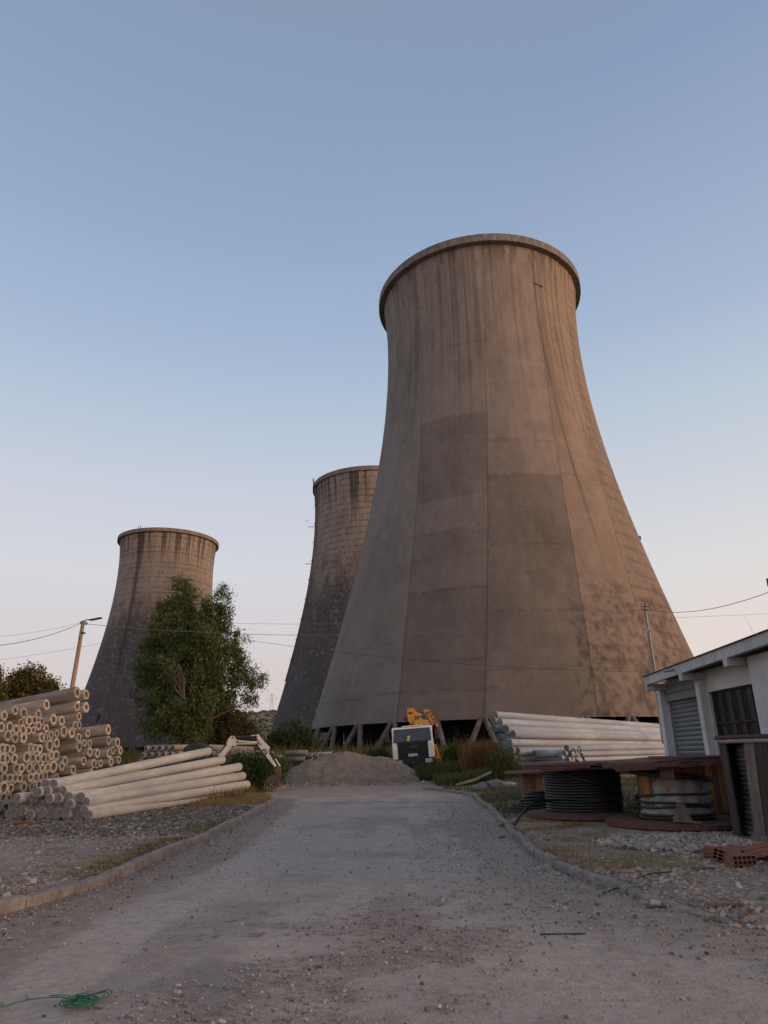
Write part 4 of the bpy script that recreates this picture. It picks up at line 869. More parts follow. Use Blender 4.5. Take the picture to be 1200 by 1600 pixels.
# ------------------------------------------------------------------ GRAVEL HEAPS
def heap(name, cx, cy, rx_, ry_, h, label, seed, z0=None):
    n = 90; u = np.linspace(-1.12, 1.12, n); U, W = np.meshgrid(u, u); rr = np.hypot(U, W)
    pr = np.clip(1 - rr, 0, 1); z = h * (1 - np.exp(-1.35 * pr)) / (1 - math.exp(-1.35)) * (.86 + .28 * fbm(U * 2 + seed, W * 2, 3, seed)) 
    z = z + .20 * (fbm(U * 7, W * 7, 5, seed + 3) - .5) * (pr > 0) - .34 * np.abs(fbm(U * 7 + 3, W * 1.5, 3, seed + 5) - .5) * sstep(0, .4, pr)
    X_ = cx + U * rx_; Y_ = cy + W * ry_; Z_ = gh(X_, Y_) - .06 + np.where(rr < 1.1, z, -.05)
    o = link(name, grid_mesh(name, X_, Y_, Z_, M['gravel'])); return tag(o, label, 'gravel heap')
c = at(538, 1200, 46.0); heap('gravel_heap', c[0], 45.6, 4.5, 2.9, 1.75, 'large brown gravel heap at the end of the road', 3)
c = at(597, 1200, 46.6); heap('gravel_heap', c[0], 45.3, 2.5, 2.2, 1.50, 'smaller brown gravel heap merging into the large one, in front of the truck', 8)
stp = region(5000, -8, 3.5, 42.2, 44, lambda x, y: .7 + 0 * x)
stones('spilled_gravel', 'pale stones spilled round the foot of the gravel heaps', stp + np.array([0, 0, .03]), rng.gamma(2, .02, len(stp)) + .015, [(.3, .24, .2), (.38, .32, .27), (.22, .17, .14)])

# ------------------------------------------------------------------ CRANE TRUCK
M['matblack'] = mat('matt_black_plastic', (.010, .010, .012), (.018, .018, .02), 4, .8)
def truck():
    Y = 48.0; o3 = at(643, 1200, Y); base = (o3[0] + .2, Y, .76)
    t = empty('crane_truck', base, 'white crane truck with black grille and folded orange crane, parked nose-on among weeds', 'truck', rot=(0, R(-3.4), R(-5)))
    Z = (0, 0, 0)
    # cab shell: side profile extruded; local x right, y back, z up. width 2.5
    w = 1.27
    cab = MB(); side = [(-.02, .62), (0, 1.02), (.02, 1.55), (.30, 2.42), (.45, 2.52), (1.75, 2.52), (1.85, 2.35), (1.85, .62)]
    cab.prism([(-w, y, z) for y, z in side], np.array([0, 0, 0]), np.array([2 * w, 0, 0])); cab.build('cab', M['white'], t, bevel=.05, off=Z)
    ws = MB()
    t.scale = (1.05, 1.05, 1.04)
    def q3(y0, z0, y1, z1, x0, x1, x2, x3, d=.02):
        nx = np.array([0, -(z1 - z0), (y1 - y0)]); nx = nx / np.linalg.norm(nx); return [(x0, y0, z0), (x1, y0, z0), (x3, y1, z1), (x2, y1, z1)], nx
    pl, nn = q3(.045, 1.62, .275, 2.35, -w + .12, w - .12, -w + .17, w - .17); pl = np.array(pl); ws.prism(pl, nn * -.05, nn * .022); ws.build('windshield', M['glass_t'], t, off=Z)
    gk = MB(); pl, nn = q3(.045, 1.62, .275, 2.35, -w + .07, w - .07, -w + .12, w - .12); pl = np.array([(-w + .07, .03, 1.57), (w - .07, .03, 1.57), (w - .13, .288, 2.39), (-w + .13, .288, 2.39)]); gk.prism(pl, nn * -.04, nn * .010); gk.build('windshield_gasket', M['black'], t, off=Z)
    gr = MB(); gr.box((0, -.035, 1.10), (1.92, .07, .98))
    for i in range(7): gr.box((0, -.075, .72 + i * .105), (1.80, .03, .05))
    for xx in (-.5, .5): gr.box((xx, -.085, 1.03), (.025, .03, .75))
    gr.box((0, -.07, 1.5), (1.94, .05, .12)); g_ = gr.build('grille', M['matblack'], t, bevel=.01, off=Z)
    text_mesh('grille_letters', 'IBGI', .25, .012, M['chrome'], t, (.06, -.115, 1.20), (R(90), 0, 0), (.95, 1, 1), 1.25)
    npb = MB(); npb.box((-.02, -.11, .80), (.56, .02, .15)); p_ = npb.build('number_plate', M['plate'], t, off=Z)
    dk = MB()
    for i, xx in enumerate((-.20, -.14, -.08, .02, .08, .14, .2)): dk.box((xx, -.124, .80), (.028, .006, .08))
    dk.build('plate_marks', M['black'], p_, off=Z)
    for s in (-1, 1):
        cp = MB(); cp.box((s * (w - .16), -.02, 1.06), (.33, .10, .98)); cp.build('corner_panel', M['white'], t, bevel=.03, off=Z)
        hl_ = MB(); hl_.box((s * .93, -.15, .40), (.44, .12, .26)); h_ = hl_.build('headlight', M['lamp_glass'], t, bevel=.03, off=Z)
        mm_ = MB(); mm_.box((s * (w + .30), .10, 1.95), (.24, .12, .62)); m_ = mm_.build('mirror', M['black'], t, bevel=.03, off=Z)
        ar = MB(); ar.tube([(s * w, .2, 2.35), (s * (w + .28), .12, 2.30), (s * (w + .30), .12, 1.65), (s * w, .2, 1.55)], .022, 6); ar.build('mirror_arm', M['black'], m_, off=Z)
        dr = MB(); dr.box((s * (w + .004), .95, 1.6), (.02, 1.25, 1.6)); d_ = dr.build('door', M['white'], t, bevel=.006, off=Z)
        wn_ = MB(); wn_.box((s * (w + .012), .95, 2.02), (.02, 1.0, .62)); wn_.build('side_window', M['glass'], d_, off=Z)
        for yy in (1.0, 4.6, 5.9):
            wh = MB(); wh.tube([(s * 1.22, yy, .42), (s * .92, yy, .42)], .50, 24); tw = wh.build('wheel', M['black'], t, bevel=.03, off=Z)
            rr_ = MB(); rr_.tube([(s * 1.225, yy, .42), (s * 1.20, yy, .42)], .27, 16); rr_.build('rim', M['rust'], tw, off=Z)
        fd = MB(); fd.lathe([(.62, -.18), (.66, -.18), (.66, .18), (.62, .18)], 16, a0=0, a1=180, closed=True); V = fd.v[0]; fd.v[0] = np.stack([s * (1.08 + V[:, 2]), 1.0 + V[:, 0], .42 + V[:, 1]], 1); fd.build('mudguard', M['black'], t, off=Z)
        og = MB(); og.bar((s * 1.28, 2.3, 1.35), (s * 1.45, 2.25, .55), .14, .22); og.box((s * 1.47, 2.25, .50), (.34, .3, .12)); og.bar((s * .9, 2.3, 1.15), (s * 1.35, 2.3, 1.25), .2, .2); og.build('outrigger', M['yellow'], t, bevel=.01, off=Z)
    bp = MB(); bp.box((0, -.06, .40), (2.5, .22, .42)); bp.box((0, -.02, .14), (1.5, .16, .22)); bp.build('bumper', M['matblack'], t, bevel=.04, off=Z)
    hk = MB(); hk.tube([(.0, -.19, .28), (.0, -.24, .34), (0, -.19, .40)], .02, 6); hk.build('tow_hook', M['chrome'], t, off=Z)
    vz = MB(); vz.box((.05, .45, 2.555), (1.3, .18, .06)); vz.build('roof_visor', M['white'], t, bevel=.01, off=Z)
    dl = MB(); dl.tube([(-.28, .03, 1.63), (-.28, .05, 1.76)], .09, 14); dl.add(IV * np.array([.13, .06, .13]) + np.array([-.24, .09, 1.86]), IF, 0, True); dl.build('dashboard_duster', M['duster'], t, off=Z)
    sb = MB(); sb.box((.55, 1.2, 1.95), (.55, .12, .8)); sb.box((-.6, 1.2, 1.95), (.55, .12, .8)); sb.build('seat', M['dark_wood'], t, off=Z)
    ch = MB(); ch.box((0, 4.3, .85), (.9, 5.2, .3)); ch.box((0, 5.2, 1.15), (2.4, 4.0, .22)); ch.build('chassis', M['black'], t, off=Z)
    cr = empty('crane', (0, 0, 0)); cr.parent = t
    def prs(name, poly, y0, y1, m='yellow'):
        b = MB(); b.prism([(x, 0, z) for x, z in poly], np.array([0, y0, 0]), np.array([0, y1, 0])); return b.build(name, M[m], cr, bevel=.015, off=Z)
    prs('crane_head', [(-.16, 2.75), (-.30, 3.05), (-.30, 3.75), (.12, 3.78), (.30, 3.50), (.62, 3.38), (.62, 3.22), (.30, 3.20), (.18, 3.30), (.10, 2.75)], 2.2, 2.75)
    prs('crane_base', [(.10, 2.62), (.12, 2.95), (.45, 3.02), (.55, 3.12), (.66, 2.98), (1.02, 2.92), (1.15, 2.66), (1.1, 2.58)], 2.0, 2.5)
    prs('crane_boom', [(.78, 3.42), (.76, 3.62), (1.22, 3.62), (1.32, 3.45), (1.62, 2.75), (1.66, 2.45), (1.52, 2.45), (1.20, 3.30), (1.12, 3.42)], 2.5, 2.75)
    prs('crane_jib', [(.98, 3.30), (1.10, 3.34), (1.42, 2.62), (1.30, 2.55)], 2.35, 2.5)
    b = MB(); b.tube([(.3, 2.6, 3.52), (.9, 2.6, 3.50)], .07, 8); b.tube([(1.05, 2.4, 3.25), (1.45, 2.4, 2.6)], .05, 8); b.tube([(-.55, 2.5, 3.12), (-.30, 2.5, 3.18)], .12, 8); b.tube([(.72, 2.55, 3.3), (.82, 2.5, 2.9)], .08, 8); b.build('hydraulic_ram', M['rust'], cr, off=Z)
    b = MB(); b.tube([(-.28, 2.3, 3.62), (-.46, 2.2, 3.45), (-.50, 2.2, 3.15), (-.3, 2.3, 2.9)], .025, 6); b.tube([(1.2, 2.3, 3.55), (1.5, 2.25, 3.1), (1.6, 2.3, 2.6)], .03, 6); b.build('hydraulic_hose', M['black'], cr, off=Z)
    b = MB(); b.box((-.08, 2.185, 3.46), (.26, .02, .12)); b.build('slot', M['black'], cr, bevel=.01, off=Z)
    b = MB(); b.box((0, 2.5, 1.9), (.6, .6, 1.6)); b.build('crane_column', M['yellow'], cr, off=Z)
    # ribs that make the boom a lattice of plates
    b = MB()
    for k in range(4): b.bar((1.08 + .11 * k, 2.48, 3.40 - .24 * k), (1.26 + .11 * k, 2.48, 3.48 - .24 * k), .04, .06)
    b.build('boom_rib', M['rust'], cr, off=Z)
    return t
M['glass_t'] = mat('windshield_glass', (.035, .045, .05), (.06, .065, .065), 2, .3)
M['duster'] = mat('yellow_duster', (.5, .42, .12))
truck()

# ------------------------------------------------------------------ MINI EXCAVATOR ARM
def digger():
    Y = 36.2; b3 = at(345, 1190, Y); t = empty('mini_excavator', (b3[0], Y, gz(b3[0], Y)), 'cream white excavator arm reaching over the solid poles to a dirty bucket', 'excavator')
    def pp(zx, zy, dy=0): return at(320 + zx / 8.571, 1130 + zy / 8.571, Y) + np.array([0, dy, 0])
    def pr(name, pts, wd, m='cream', par=t, bev=.012, dy=0):
        b = MB(); b.prism([pp(x, y, dy) for x, y in pts], np.array([0, -wd / 2, 0]), np.array([0, wd / 2, 0])); return b.build(name, M[m], par, bevel=bev)
    bm_ = pr('boom', [(180, 430), (235, 470), (345, 335), (372, 325), (400, 306), (440, 286), (640, 284), (700, 282), (716, 256), (690, 244), (600, 240), (430, 226), (412, 205), (395, 172), (362, 168), (322, 200), (306, 250)], .19)
    pr('boom_decal', [(415, 236), (585, 246), (600, 262), (575, 272), (412, 272)], .2, 'decal', bm_, 0)
    text_mesh('decal_letters', 'BOBCAT', .085, .002, M['black'], bm_, pp(500, 268) - np.array(t.location) + np.array([0, -.104, 0]), (R(90), R(-1.5), 0))
    for a in ((385, 190), (378, 312), (443, 250), (716, 268)):
        b = MB(); q = pp(*a); b.tube([q + np.array([0, -.13, 0]), q + np.array([0, .13, 0])], .045, 12); b.build('pivot_pin', M['rust'], bm_)
    st_ = pr('stick', [(700, 152), (716, 148), (760, 212), (868, 325), (856, 362), (845, 390), (962, 572), (936, 584), (798, 415), (762, 368), (716, 290), (702, 258)], .17, dy=.01)
    b = MB(); q = pp(800, 388); b.lathe([(.16, -.10), (.16, .10), (.11, .10), (.11, -.10)], 20, closed=True); V = b.v[0]; b.v[0] = q + V[:, [0, 2, 1]]; b.build('pivot_ring', M['black'], st_)
    b = MB(); q = pp(815, 378); b.tube([q + np.array([0, -.12, 0]), q + np.array([0, .12, 0])], .09, 16); b.build('pivot_hub', M['steel'], st_)
    b = MB(); b.tube([pp(395, 192), pp(625, 175)], .05, 10); b.tube([pp(300, 275, -.11), pp(205, 395, -.11)], .035, 8); b.build('arm_ram', M['black'], t)
    b = MB(); b.tube([pp(620, 170), pp(712, 158)], .028, 10); b.tube([pp(600, 258, -.11), pp(700, 262, -.11)], .03, 8); b.build('ram_rod', M['cream'], t)
    b = MB(); b.tube([pp(862, 350), pp(945, 480)], .045, 10); b.build('bucket_ram', M['black'], t)
    b = MB(); b.tube([pp(940, 470), pp(1010, 580)], .032, 10); b.build('bucket_ram_rod', M['cream'], t)
    b = MB(); b.tube([pp(420, 215, -.1), pp(500, 205, -.1), pp(640, 195, -.1), pp(705, 215, -.1), pp(765, 300, -.1)], .014, 6); b.build('hydraulic_hose', M['black'], t)
    lk = MB(); lk.prism([pp(x, y) for x, y in [(935, 590), (960, 575), (1020, 600), (1022, 700), (1000, 715), (945, 660)]], np.array([0, -.09, 0]), np.array([0, .09, 0])); lk.build('bucket_linkage', M['rust'], t)
    # bucket: open curved scoop with side plates and teeth
    arc = [(965, 680), (905, 690), (850, 725), (820, 775), (845, 808), (930, 812), (985, 790), (1000, 740)]
    bk = MB(); A_ = np.array([pp(x, y) for x, y in arc]); n = len(A_); cen = A_.mean(0); In = cen + (A_ - cen) * .88
    for sd_ in (-.24, .24):
        bk.prism(A_, np.array([0, sd_ - .012, 0]), np.array([0, sd_ + .012, 0]))
    for i in range(3, n - 1):
        q = [A_[i], A_[i + 1], In[i + 1], In[i]]; bk.prism(q, np.array([0, -.24, 0]), np.array([0, .24, 0]))
    for s_ in np.linspace(-.2, .2, 4): bk.bar(A_[3] + np.array([.02, s_, 0]), A_[3] + np.array([-.12, s_, -.03]), .05, .04)
    bk.build('bucket', M['bucket'], t)
    # machine body behind the poles: hood, cab base, tracks
    x0 = b3[0]; z0 = gz(x0, Y); hd = MB()
    pts = [at(291, 1168.5, Y), at(300, 1163.0, Y), at(312, 1160.8, Y), at(322, 1163, Y), at(327, 1168, Y), at(329, 1176, Y)]
    lo = [(p[0], p[1], z0 + .95) for p in (pts[-1], pts[0])]
    hd.prism([tuple(p) for p in pts] + lo, np.array([0, -.55, 0]), np.array([0, .55, 0])); hd.build('engine_hood', M['black'], t, bevel=.06)
    bd = MB(); bd.box((x0 - 1.0, Y, z0 + .78), (1.7, 1.3, .5)); bd.build('chassis', M['cream'], t, bevel=.05)
    for s_ in (-1, 1):
        tr = MB(); k = 18; V = []
        for j in range(k):
            w = 2 * math.pi * j / k; V.append((x0 - 1.0 + .62 * np.sign(math.cos(w)) + .25 * math.cos(w), Y + s_ * .62, z0 + .28 + .25 * math.sin(w)))
        tr.prism(V, np.array([0, -.15, 0]), np.array([0, .15, 0])); tr.build('track', M['black'], t)
M['bucket'] = mat('dirty_bucket_steel', (.10, .075, .065), (.06, .045, .04), 6, .8, .4, 30)
M['decal'] = mat('faded_yellow_decal', (.50, .40, .16), (.62, .56, .45), 6, .5)
digger()

# ------------------------------------------------------------------ GARAGE BUILDING (wall runs away from us at x = 9)
def garage():
    x0, yA, yB = 9.0, 23.35, 6.0; t = empty('garage_building', (x0, 17, 0), 'long white garage with flat concrete eaves, a grey roller shutter and a dark barred window', 'building')
    zw = 3.72
    def bx(name, a, b, m, par=t, bev=.008, jit=0):
        mb = MB(); a, b = np.array(a, float), np.array(b, float); mb.box((a + b) / 2, np.abs(b - a), jit=jit); return mb.build(name, M[m], par, bevel=bev)
    wl_ = MB()
    def wb(a, b): a, b = np.array(a, float), np.array(b, float); wl_.box((a + b) / 2, np.abs(b - a))
    # wall pieces round the shutter (y 20.55..23.05) and the window (17.9..20.05)
    wb((9.0, 23.12, 0), (9.3, yA, zw)); wb((9.0, 20.2, 0), (9.3, 20.52, zw)); wb((9.0, 20.52, 3.45), (9.3, 23.12, zw)); wb((9.0, 17.2, 3.12), (9.3, 20.2, zw)); wb((9.0, 17.2, 0), (9.3, 20.2, 1.15))
    wb((9.0, 17.2, 1.15), (9.3, 17.31, 3.12)); wb((9.0, 20.1, 1.15), (9.3, 20.2, 3.12)); wb((8.78, yB, 0), (9.3, 17.2, zw))
    wb((9.3, yA - .3, 0), (17, yA, zw)); wb((16.7, yB, 0), (17, yA - .3, zw)); wb((9.3, yB, 0), (16.7, yB + .3, zw))
    wl_.build('wall', M['wall'], t)
    # roof slab with a deep fascia on the overhang, slightly rising towards us
    rf = MB(); X0, X1 = 8.36, 17.6
    def zt(y): return 3.86 + (23.3 - y) * .022
    V = []
    for y in (23.12, 5.5):
        V += [(X0, y, zt(y)), (X0, y, zt(y) - .27), (X0 + .12, y, zt(y) - .27), (X0 + .12, y, zt(y) - .12), (X1, y, zt(y) - .12), (X1, y, zt(y))]
    k = 6; rf.add(V, [tuple(range(k)), tuple(range(k, 2 * k))[::-1]] + [(i, i + k, (i + 1) % k + k, (i + 1) % k) for i in range(k)]); r_ = rf.build('roof', M['fascia'], t, bevel=.01)
    sh = MB(); sh.add([(X0 - .06, 23.20, zt(23.20) + .003), (X1, 23.20, zt(23.20) + .003), (X1, 5.4, zt(5.4) + .003), (X0 - .06, 5.4, zt(5.4) + .003), (X0 - .06, 23.20, zt(23.20) + .018), (X1, 23.20, zt(23.20) + .018), (X1, 5.4, zt(5.4) + .018), (X0 - .06, 5.4, zt(5.4) + .018)], [(0, 1, 2, 3), (7, 6, 5, 4), (0, 4, 5, 1), (1, 5, 6, 2), (2, 6, 7, 3), (3, 7, 4, 0)]); sh.build('roof_sheet', M['roof'], r_)
    for y in (23.05, 20.25, 17.45, 13.5, 9.5):
        cl = MB(); cl.box((X0 + .05, y, zt(y) - .36), (.14, .14 if y > 23 else .20, .22)); cl.build('fascia_drop', M['fascia'], r_, bevel=.01)
    for y in (22.98, 20.25, 17.45, 13.5, 9.5):
        b = MB(); b.box(((X0 + .12 + 8.99) / 2, y, zt(y) - .27 - .09), (8.99 - X0 - .12, .22, .20)); b.build('beam_end', M['fascia'], t, bevel=.01)
    for y in (23.27, 20.30):
        b = MB(); b.box((8.90, y, 1.75), (.22, .26, 3.5), jit=.004); b.build('pilaster', M['wall'], t, bevel=.012)
    # roller shutter: curved slats, head box, side guides
    sl = MB(); y1, y2 = 20.58, 23.06; n = 22; hgt = 2.98 / n; V = []; Fs = []
    pr = []
    for i in range(n):
        z = .10 + i * hgt; pr += [(9.10, z), (9.075, z + hgt * .25), (9.062, z + hgt * .55), (9.085, z + hgt * .85), (9.12, z + hgt * .93)]
    for y in (y1, y2): V += [(a, y, z) for a, z in pr]
    k = len(pr); sl.add(V, [(i, i + 1, k + i + 1, k + i) for i in range(k - 1)], 0, False); s_ = sl.build('roller_shutter', M['shutter'], t)
    bx('shutter_box', (8.93, 20.50, 3.06), (9.25, 23.10, 3.56), 'shutter', s_)
    bx('shutter_box_lip', (8.915, 20.50, 3.28), (8.93, 23.10, 3.30), 'black', s_, 0)
    bx('bottom_bar', (9.06, 20.58, .03), (9.14, 23.06, .10), 'shutter', s_)
    for y in (20.55, 23.09): bx('guide_rail', (9.03, y - .03, .0), (9.16, y + .03, 3.06), 'steel', s_, 0)
    bx('lock_box', (8.99, 20.46, 1.80), (9.03, 20.56, 2.12), 'steel', t)
    # barred window
    wn_ = MB(); wn_.box((9.16, 18.705, 2.135), (.02, 2.79, 1.97)); w_ = wn_.build('window', M['glass'], t)
    fr = MB()
    for y in np.linspace(17.33, 20.08, 6): fr.box((9.10, y, 2.135), (.045, .045, 1.95))
    for z in (1.17, 1.62, 2.27, 3.10): fr.box((9.095, 18.705, z), (.045, 2.77, .045))
    fr.build('window_bars', M['frame'], w_)
    for (y, z, m, s) in ((19.62, 2.72, 'stave_dark', .14), (19.58, 2.36, 'stave_dark', .10), (19.1, 1.98, 'plastic', .11), (18.55, 1.98, 'plastic', .11)):
        b = MB(); b.lathe([(s * .3, 0), (s, .03), (s * 1.1, .09), (s * .9, .1)], 14, c=(9.30, y, z)); b.build('shelf_bowl', M[m], w_)
    bx('window_room', (9.55, 17.35, 1.2), (9.6, 20.05, 3.1), 'dark_wood', w_, 0)
    # small camera on the fascia and a drain stub at the corner
    cm = MB(); cm.tube([(8.27, 20.45, zt(20.4) - .14), (8.05, 20.62, zt(20.4) - .15)], .045, 10); cm.tube([(8.30, 20.42, zt(20.4) - .12), (8.2, 20.5, zt(20.4) - .10)], .02, 6); cm.build('security_camera', M['steel'], t)
    dp = MB(); dp.tube([(8.99, 23.44, 3.6), (8.97, 23.46, 2.0), (8.97, 23.46, .1)], .035, 8); dp.build('downpipe', M['steel'], t)
garage()

# ------------------------------------------------------------------ CABLE SPOOLS
def flange(mb, c, r, th_, n=44, boards=True, hole=.10, tilt=None, m=0, rag=.0, mtop=0):
    """a round wooden cheek of planks: edge a bit ragged, gaps between the planks on its face"""
    c = np.array(c, float); V = []; A = 2 * math.pi * np.arange(n) / n; rj = r * (1 + rag * rng.uniform(-1, .3, n))
    for z, k in ((0, .985), (.012, 1), (th_ - .012, 1), (th_, .985)): V.append(np.stack([rj * k * np.cos(A), rj * k * np.sin(A), np.full(n, z)], 1))
    V = np.concatenate(V)
    if tilt is not None: V = V @ np.array(Euler(tilt).to_matrix()).T
    Fs = [(i * n + j, i * n + (j + 1) % n, (i + 1) * n + (j + 1) % n, (i + 1) * n + j) for i in range(3) for j in range(n)]
    mb.add(V + c, Fs, m); mb.add(V[:n] + c, [tuple(range(n))[::-1]], mtop); mb.add(V[-n:] + c, [tuple(range(n))], mtop)
    # plank grooves as thin raised battens
    w = r * 2 / 9
    for i in range(9):
        y0 = -r + w * i; y1 = y0 + w - .012; ym = max(abs(y0), abs(y1)); L = math.sqrt(max(r * r - ym * ym, .02)) * .985
        for z in (th_, -.012):
            B = np.array([[sx_ * L, yy, z + zz] for zz in (0, .012) for yy in (y0, y1) for sx_ in (-1, 1)], float); B[:, 2] += rng.normal(0, .002)
            if tilt is not None: B = B @ np.array(Euler(tilt).to_matrix()).T
            mb.add(B + c, [(0, 2, 3, 1), (4, 5, 7, 6), (0, 1, 5, 4), (2, 6, 7, 3), (0, 4, 6, 2), (1, 3, 7, 5)], mtop)
def staves(c, r, h, n, m, names, par, gap=.008, skip=None, tilt=0, t_=.035, a0=0, a1=360):
    for i in range(n):
        a = math.radians(a0 + (a1 - a0) * (i + .5) / n)
        if skip and skip(math.degrees(a)): continue
        w = 2 * r * math.tan(math.radians((a1 - a0)) / n / 2) - gap; b = MB()
        b.box((0, 0, 0), (t_, w, h), m=0, jit=.002); V = b.v[0]; dr = rng.normal(0, .006)
        x = (r + dr) + V[:, 0]; y = V[:, 1] + V[:, 2] * tilt; b.v[0] = np.stack([c[0] + x * math.cos(a) - y * math.sin(a), c[1] + x * math.sin(a) + y * math.cos(a), c[2] + V[:, 2]], 1)
        b.build(names, M[m if not isinstance(m, list) else m[rng.integers(0, len(m))]], par, bevel=.004)
def coil(c, r, z0, z1, d, wob=.012, n=72, seed=0):
    """closely wound turns of cable as one helix"""
    turns = int((z1 - z0) / d); k = turns * n; u = np.arange(k) / n; A = 2 * math.pi * u
    rr = r + wob * 2 * (fbm(u * .9 + seed, u * 0 + .5, 3, seed) - .5) + wob * .6 * np.sin(A * 1.0 + seed)
    z = z0 + (u + .25 * np.clip(np.sin(A) * .3, -.3, .3)) * d
    return np.stack([c[0] + rr * np.cos(A), c[1] + rr * np.sin(A), z], 1)
FG = gz
# spool 1
cx, cy = 4.74, 18.3; g0 = gz(cx, cy)
t = empty('cable_spool', (cx, cy, g0), 'large spool fully wound with black cable under a broken dark red top cheek', 'cable spool', 'cable spools lying beside the road')
b = MB(); flange(b, (cx, cy, .03 + g0), 1.40, .085, mtop=1, rag=.02); b.build('bottom_flange', [M['red'], M['redtop']], t)
b = MB(); flange(b, (cx + .12, cy, 1.30), 1.50, .05, mtop=1, tilt=(0, R(-.8), 0), rag=.03); b.build('top_flange', [M['red'], M['redtop']], t)
b = MB(); b.bar((cx - 1.55, cy - .75, 1.245), (cx - .1, cy - 1.35, 1.275), .30, .05, 0); b.bar((cx - 1.2, cy - 1.0, 1.20), (cx + .5, cy - 1.4, 1.25), .22, .04, 0); b.build('broken_plank', M['red'], t)
staves((cx, cy, .68 + g0 / 2), .84, 1.10, 22, 'stave_dark', 'drum_stave', t)
b = MB(); b.tube(coil((cx, cy), .895, .16 + g0, 1.22, .0625, .016, 60, 3), .0315, 8)
zt_ = np.linspace(0, 1, 24); A = np.radians(-150 + 100 * zt_); b.tube(np.stack([cx + .965 * np.cos(A), cy + .965 * np.sin(A), 1.16 - .42 * zt_ ** 1.2 + .015 * np.sin(zt_ * 9)], 1), .036, 7)
A = np.radians(-165 + 130 * zt_); b.tube(np.stack([cx + .955 * np.cos(A), cy + .955 * np.sin(A), .44 + g0 + .02 * np.sin(zt_ * 7)], 1), .027, 7)
p0 = np.array([cx - .90, cy - .25, .38 + g0]); P3 = at(805, 1296, 17.0); w = np.linspace(0, 1, 16)[:, None]
pm = np.array([cx - 1.45, cy - .85, .55 + g0]); e = np.array([P3[0], P3[1], gz(P3[0], P3[1]) + .02]); b.tube((1 - w) ** 2 * p0 + 2 * w * (1 - w) * pm + w ** 2 * e, .028, 8)
b.build('wound_cable', M['cable'], t)
for (px_, py_, s) in ((896, 1179, 1.0), (905, 1172, .6)):
    q = at(px_, py_, 18.2); b = MB(); A = np.radians(np.linspace(-60, 250, 18)); b.tube(np.stack([q[0] + .07 * s * np.cos(A), q[1] + .03 * np.cos(A), q[2] + .14 * s * np.sin(A)], 1), .012, 6)
    b.tube([(q[0] + .04, q[1], q[2] - .12 * s), (q[0] + .1, q[1], 1.38)], .03, 6); b.build('lifting_loop', M['rust'], t)
# stub spool with the bare trunk-like drum
cx, cy = 4.47, 23.2; g0 = gz(cx, cy)
t = empty('cable_spool', (cx, cy, g0), 'small bare spool, round grey board on an orange wooden drum, behind the black cable', 'cable spool', 'cable spools lying beside the road')
b = MB(); flange(b, (cx - .05, cy, 1.01), .80, .05, 30, mtop=0, rag=.05, tilt=(0, R(-1.2), 0)); b.build('top_flange', M['grey_wood'], t)
b = MB(); flange(b, (cx, cy, g0 + .02), .72, .05, 30, mtop=0, rag=.03); b.build('bottom_flange', M['grey_wood'], t)
staves((cx, cy, .55 + g0 / 2), .31, .96, 13, ['stave', 'stave_dark', 'stave'], 'drum_stave', t)
b = MB(); q = at(828, 1262, 20.3)
for k, (rr, dz, ox, oy) in enumerate([(.62, .03, 0, 0), (.55, .08, .05, .03), (.60, .13, .02, -.05), (.48, .18, .10, .02), (.44, .24, .16, .0), (.40, .30, .22, .05), (.36, .37, .25, .02), (.33, .44, .28, .05), (.31, .51, .30, .04), (.7, .02, -.1, .1)]):
    A = np.linspace(0, 2 * math.pi, 40)[:-1]; rj = rr + .03 * np.sin(A * 3 + k); b.tube(np.stack([q[0] + ox + rj * np.cos(A), q[1] + oy + rj * np.sin(A) * .8, gz(q[0], q[1]) + dz + .02 * np.sin(A * 2 + k)], 1), .028, 7, closed=True)
o = b.build('cable_coil', M['cable']); tag(o, 'loose heap of coiled black cable on the grass beside the bare spool', 'cable')
# spool 2 wrapped in plastic
cx, cy = 6.05, 16.0; g0 = gz(cx, cy)
t = empty('cable_spool', (cx, cy, g0), 'near spool with torn white plastic wrap and few cable turns on its drum', 'cable spool', 'cable spools lying beside the road')
b = MB(); flange(b, (cx + .02, cy, .02 + g0), 1.46, .10, mtop=1, rag=.02); b.build('bottom_flange', [M['red'], M['redtop']], t)
b = MB(); flange(b, (cx - .10, cy, 1.315), 1.30, .10, mtop=1, tilt=(R(1.0), R(-2.4), 0), rag=.03); b.build('top_flange', [M['red'], M['redtop']], t)
b = MB(); b.bar((cx - 1.42, cy - .9, 1.26), (cx + 1.05, cy - 1.25, 1.38), .22, .10, 0); b.bar((cx - .7, cy - 1.05, 1.44), (cx + 1.0, cy - .9, 1.46), .3, .04, 0); b.build('broken_plank', M['red'], t)
b = MB(); b.bar((cx - .45, cy - 1.04, 1.05), (cx - .42, cy - .98, 1.36), .28, .06, 0); b.build('drop_board', M['red'], t)
staves((cx, cy, .74 + g0 / 2), .665, 1.24, 24, ['stave', 'stave', 'stave', 'stave_dark'], 'drum_stave', t)
b = MB(); n = 60; mrows = 14; A = np.radians(np.linspace(-175, -15, n)); V = []
for i in range(mrows):
    f = i / (mrows - 1)
    top_ = 1.00 - .42 * np.exp(-((np.degrees(A) + 158) / 16) ** 2) - .08 * np.abs(np.sin(np.degrees(A) / 17)) ; z = .20 + g0 + (top_ - .20) * f
    rr = .715 + .022 * np.sin(np.degrees(A) * .21 + f * 7 + 2 * np.sin(f * 5)) + .018 * (fbm(A * 6, A * 0 + f * 6, 4, 7) - .5) * 2 + .015 * np.sin(f * 14 + np.degrees(A) * .1) + .05 * (1 - f) ** 2
    V.append(np.stack([cx + rr * np.cos(A), cy + rr * np.sin(A), z + .03 * np.sin(np.degrees(A) * .13) * f], 1))
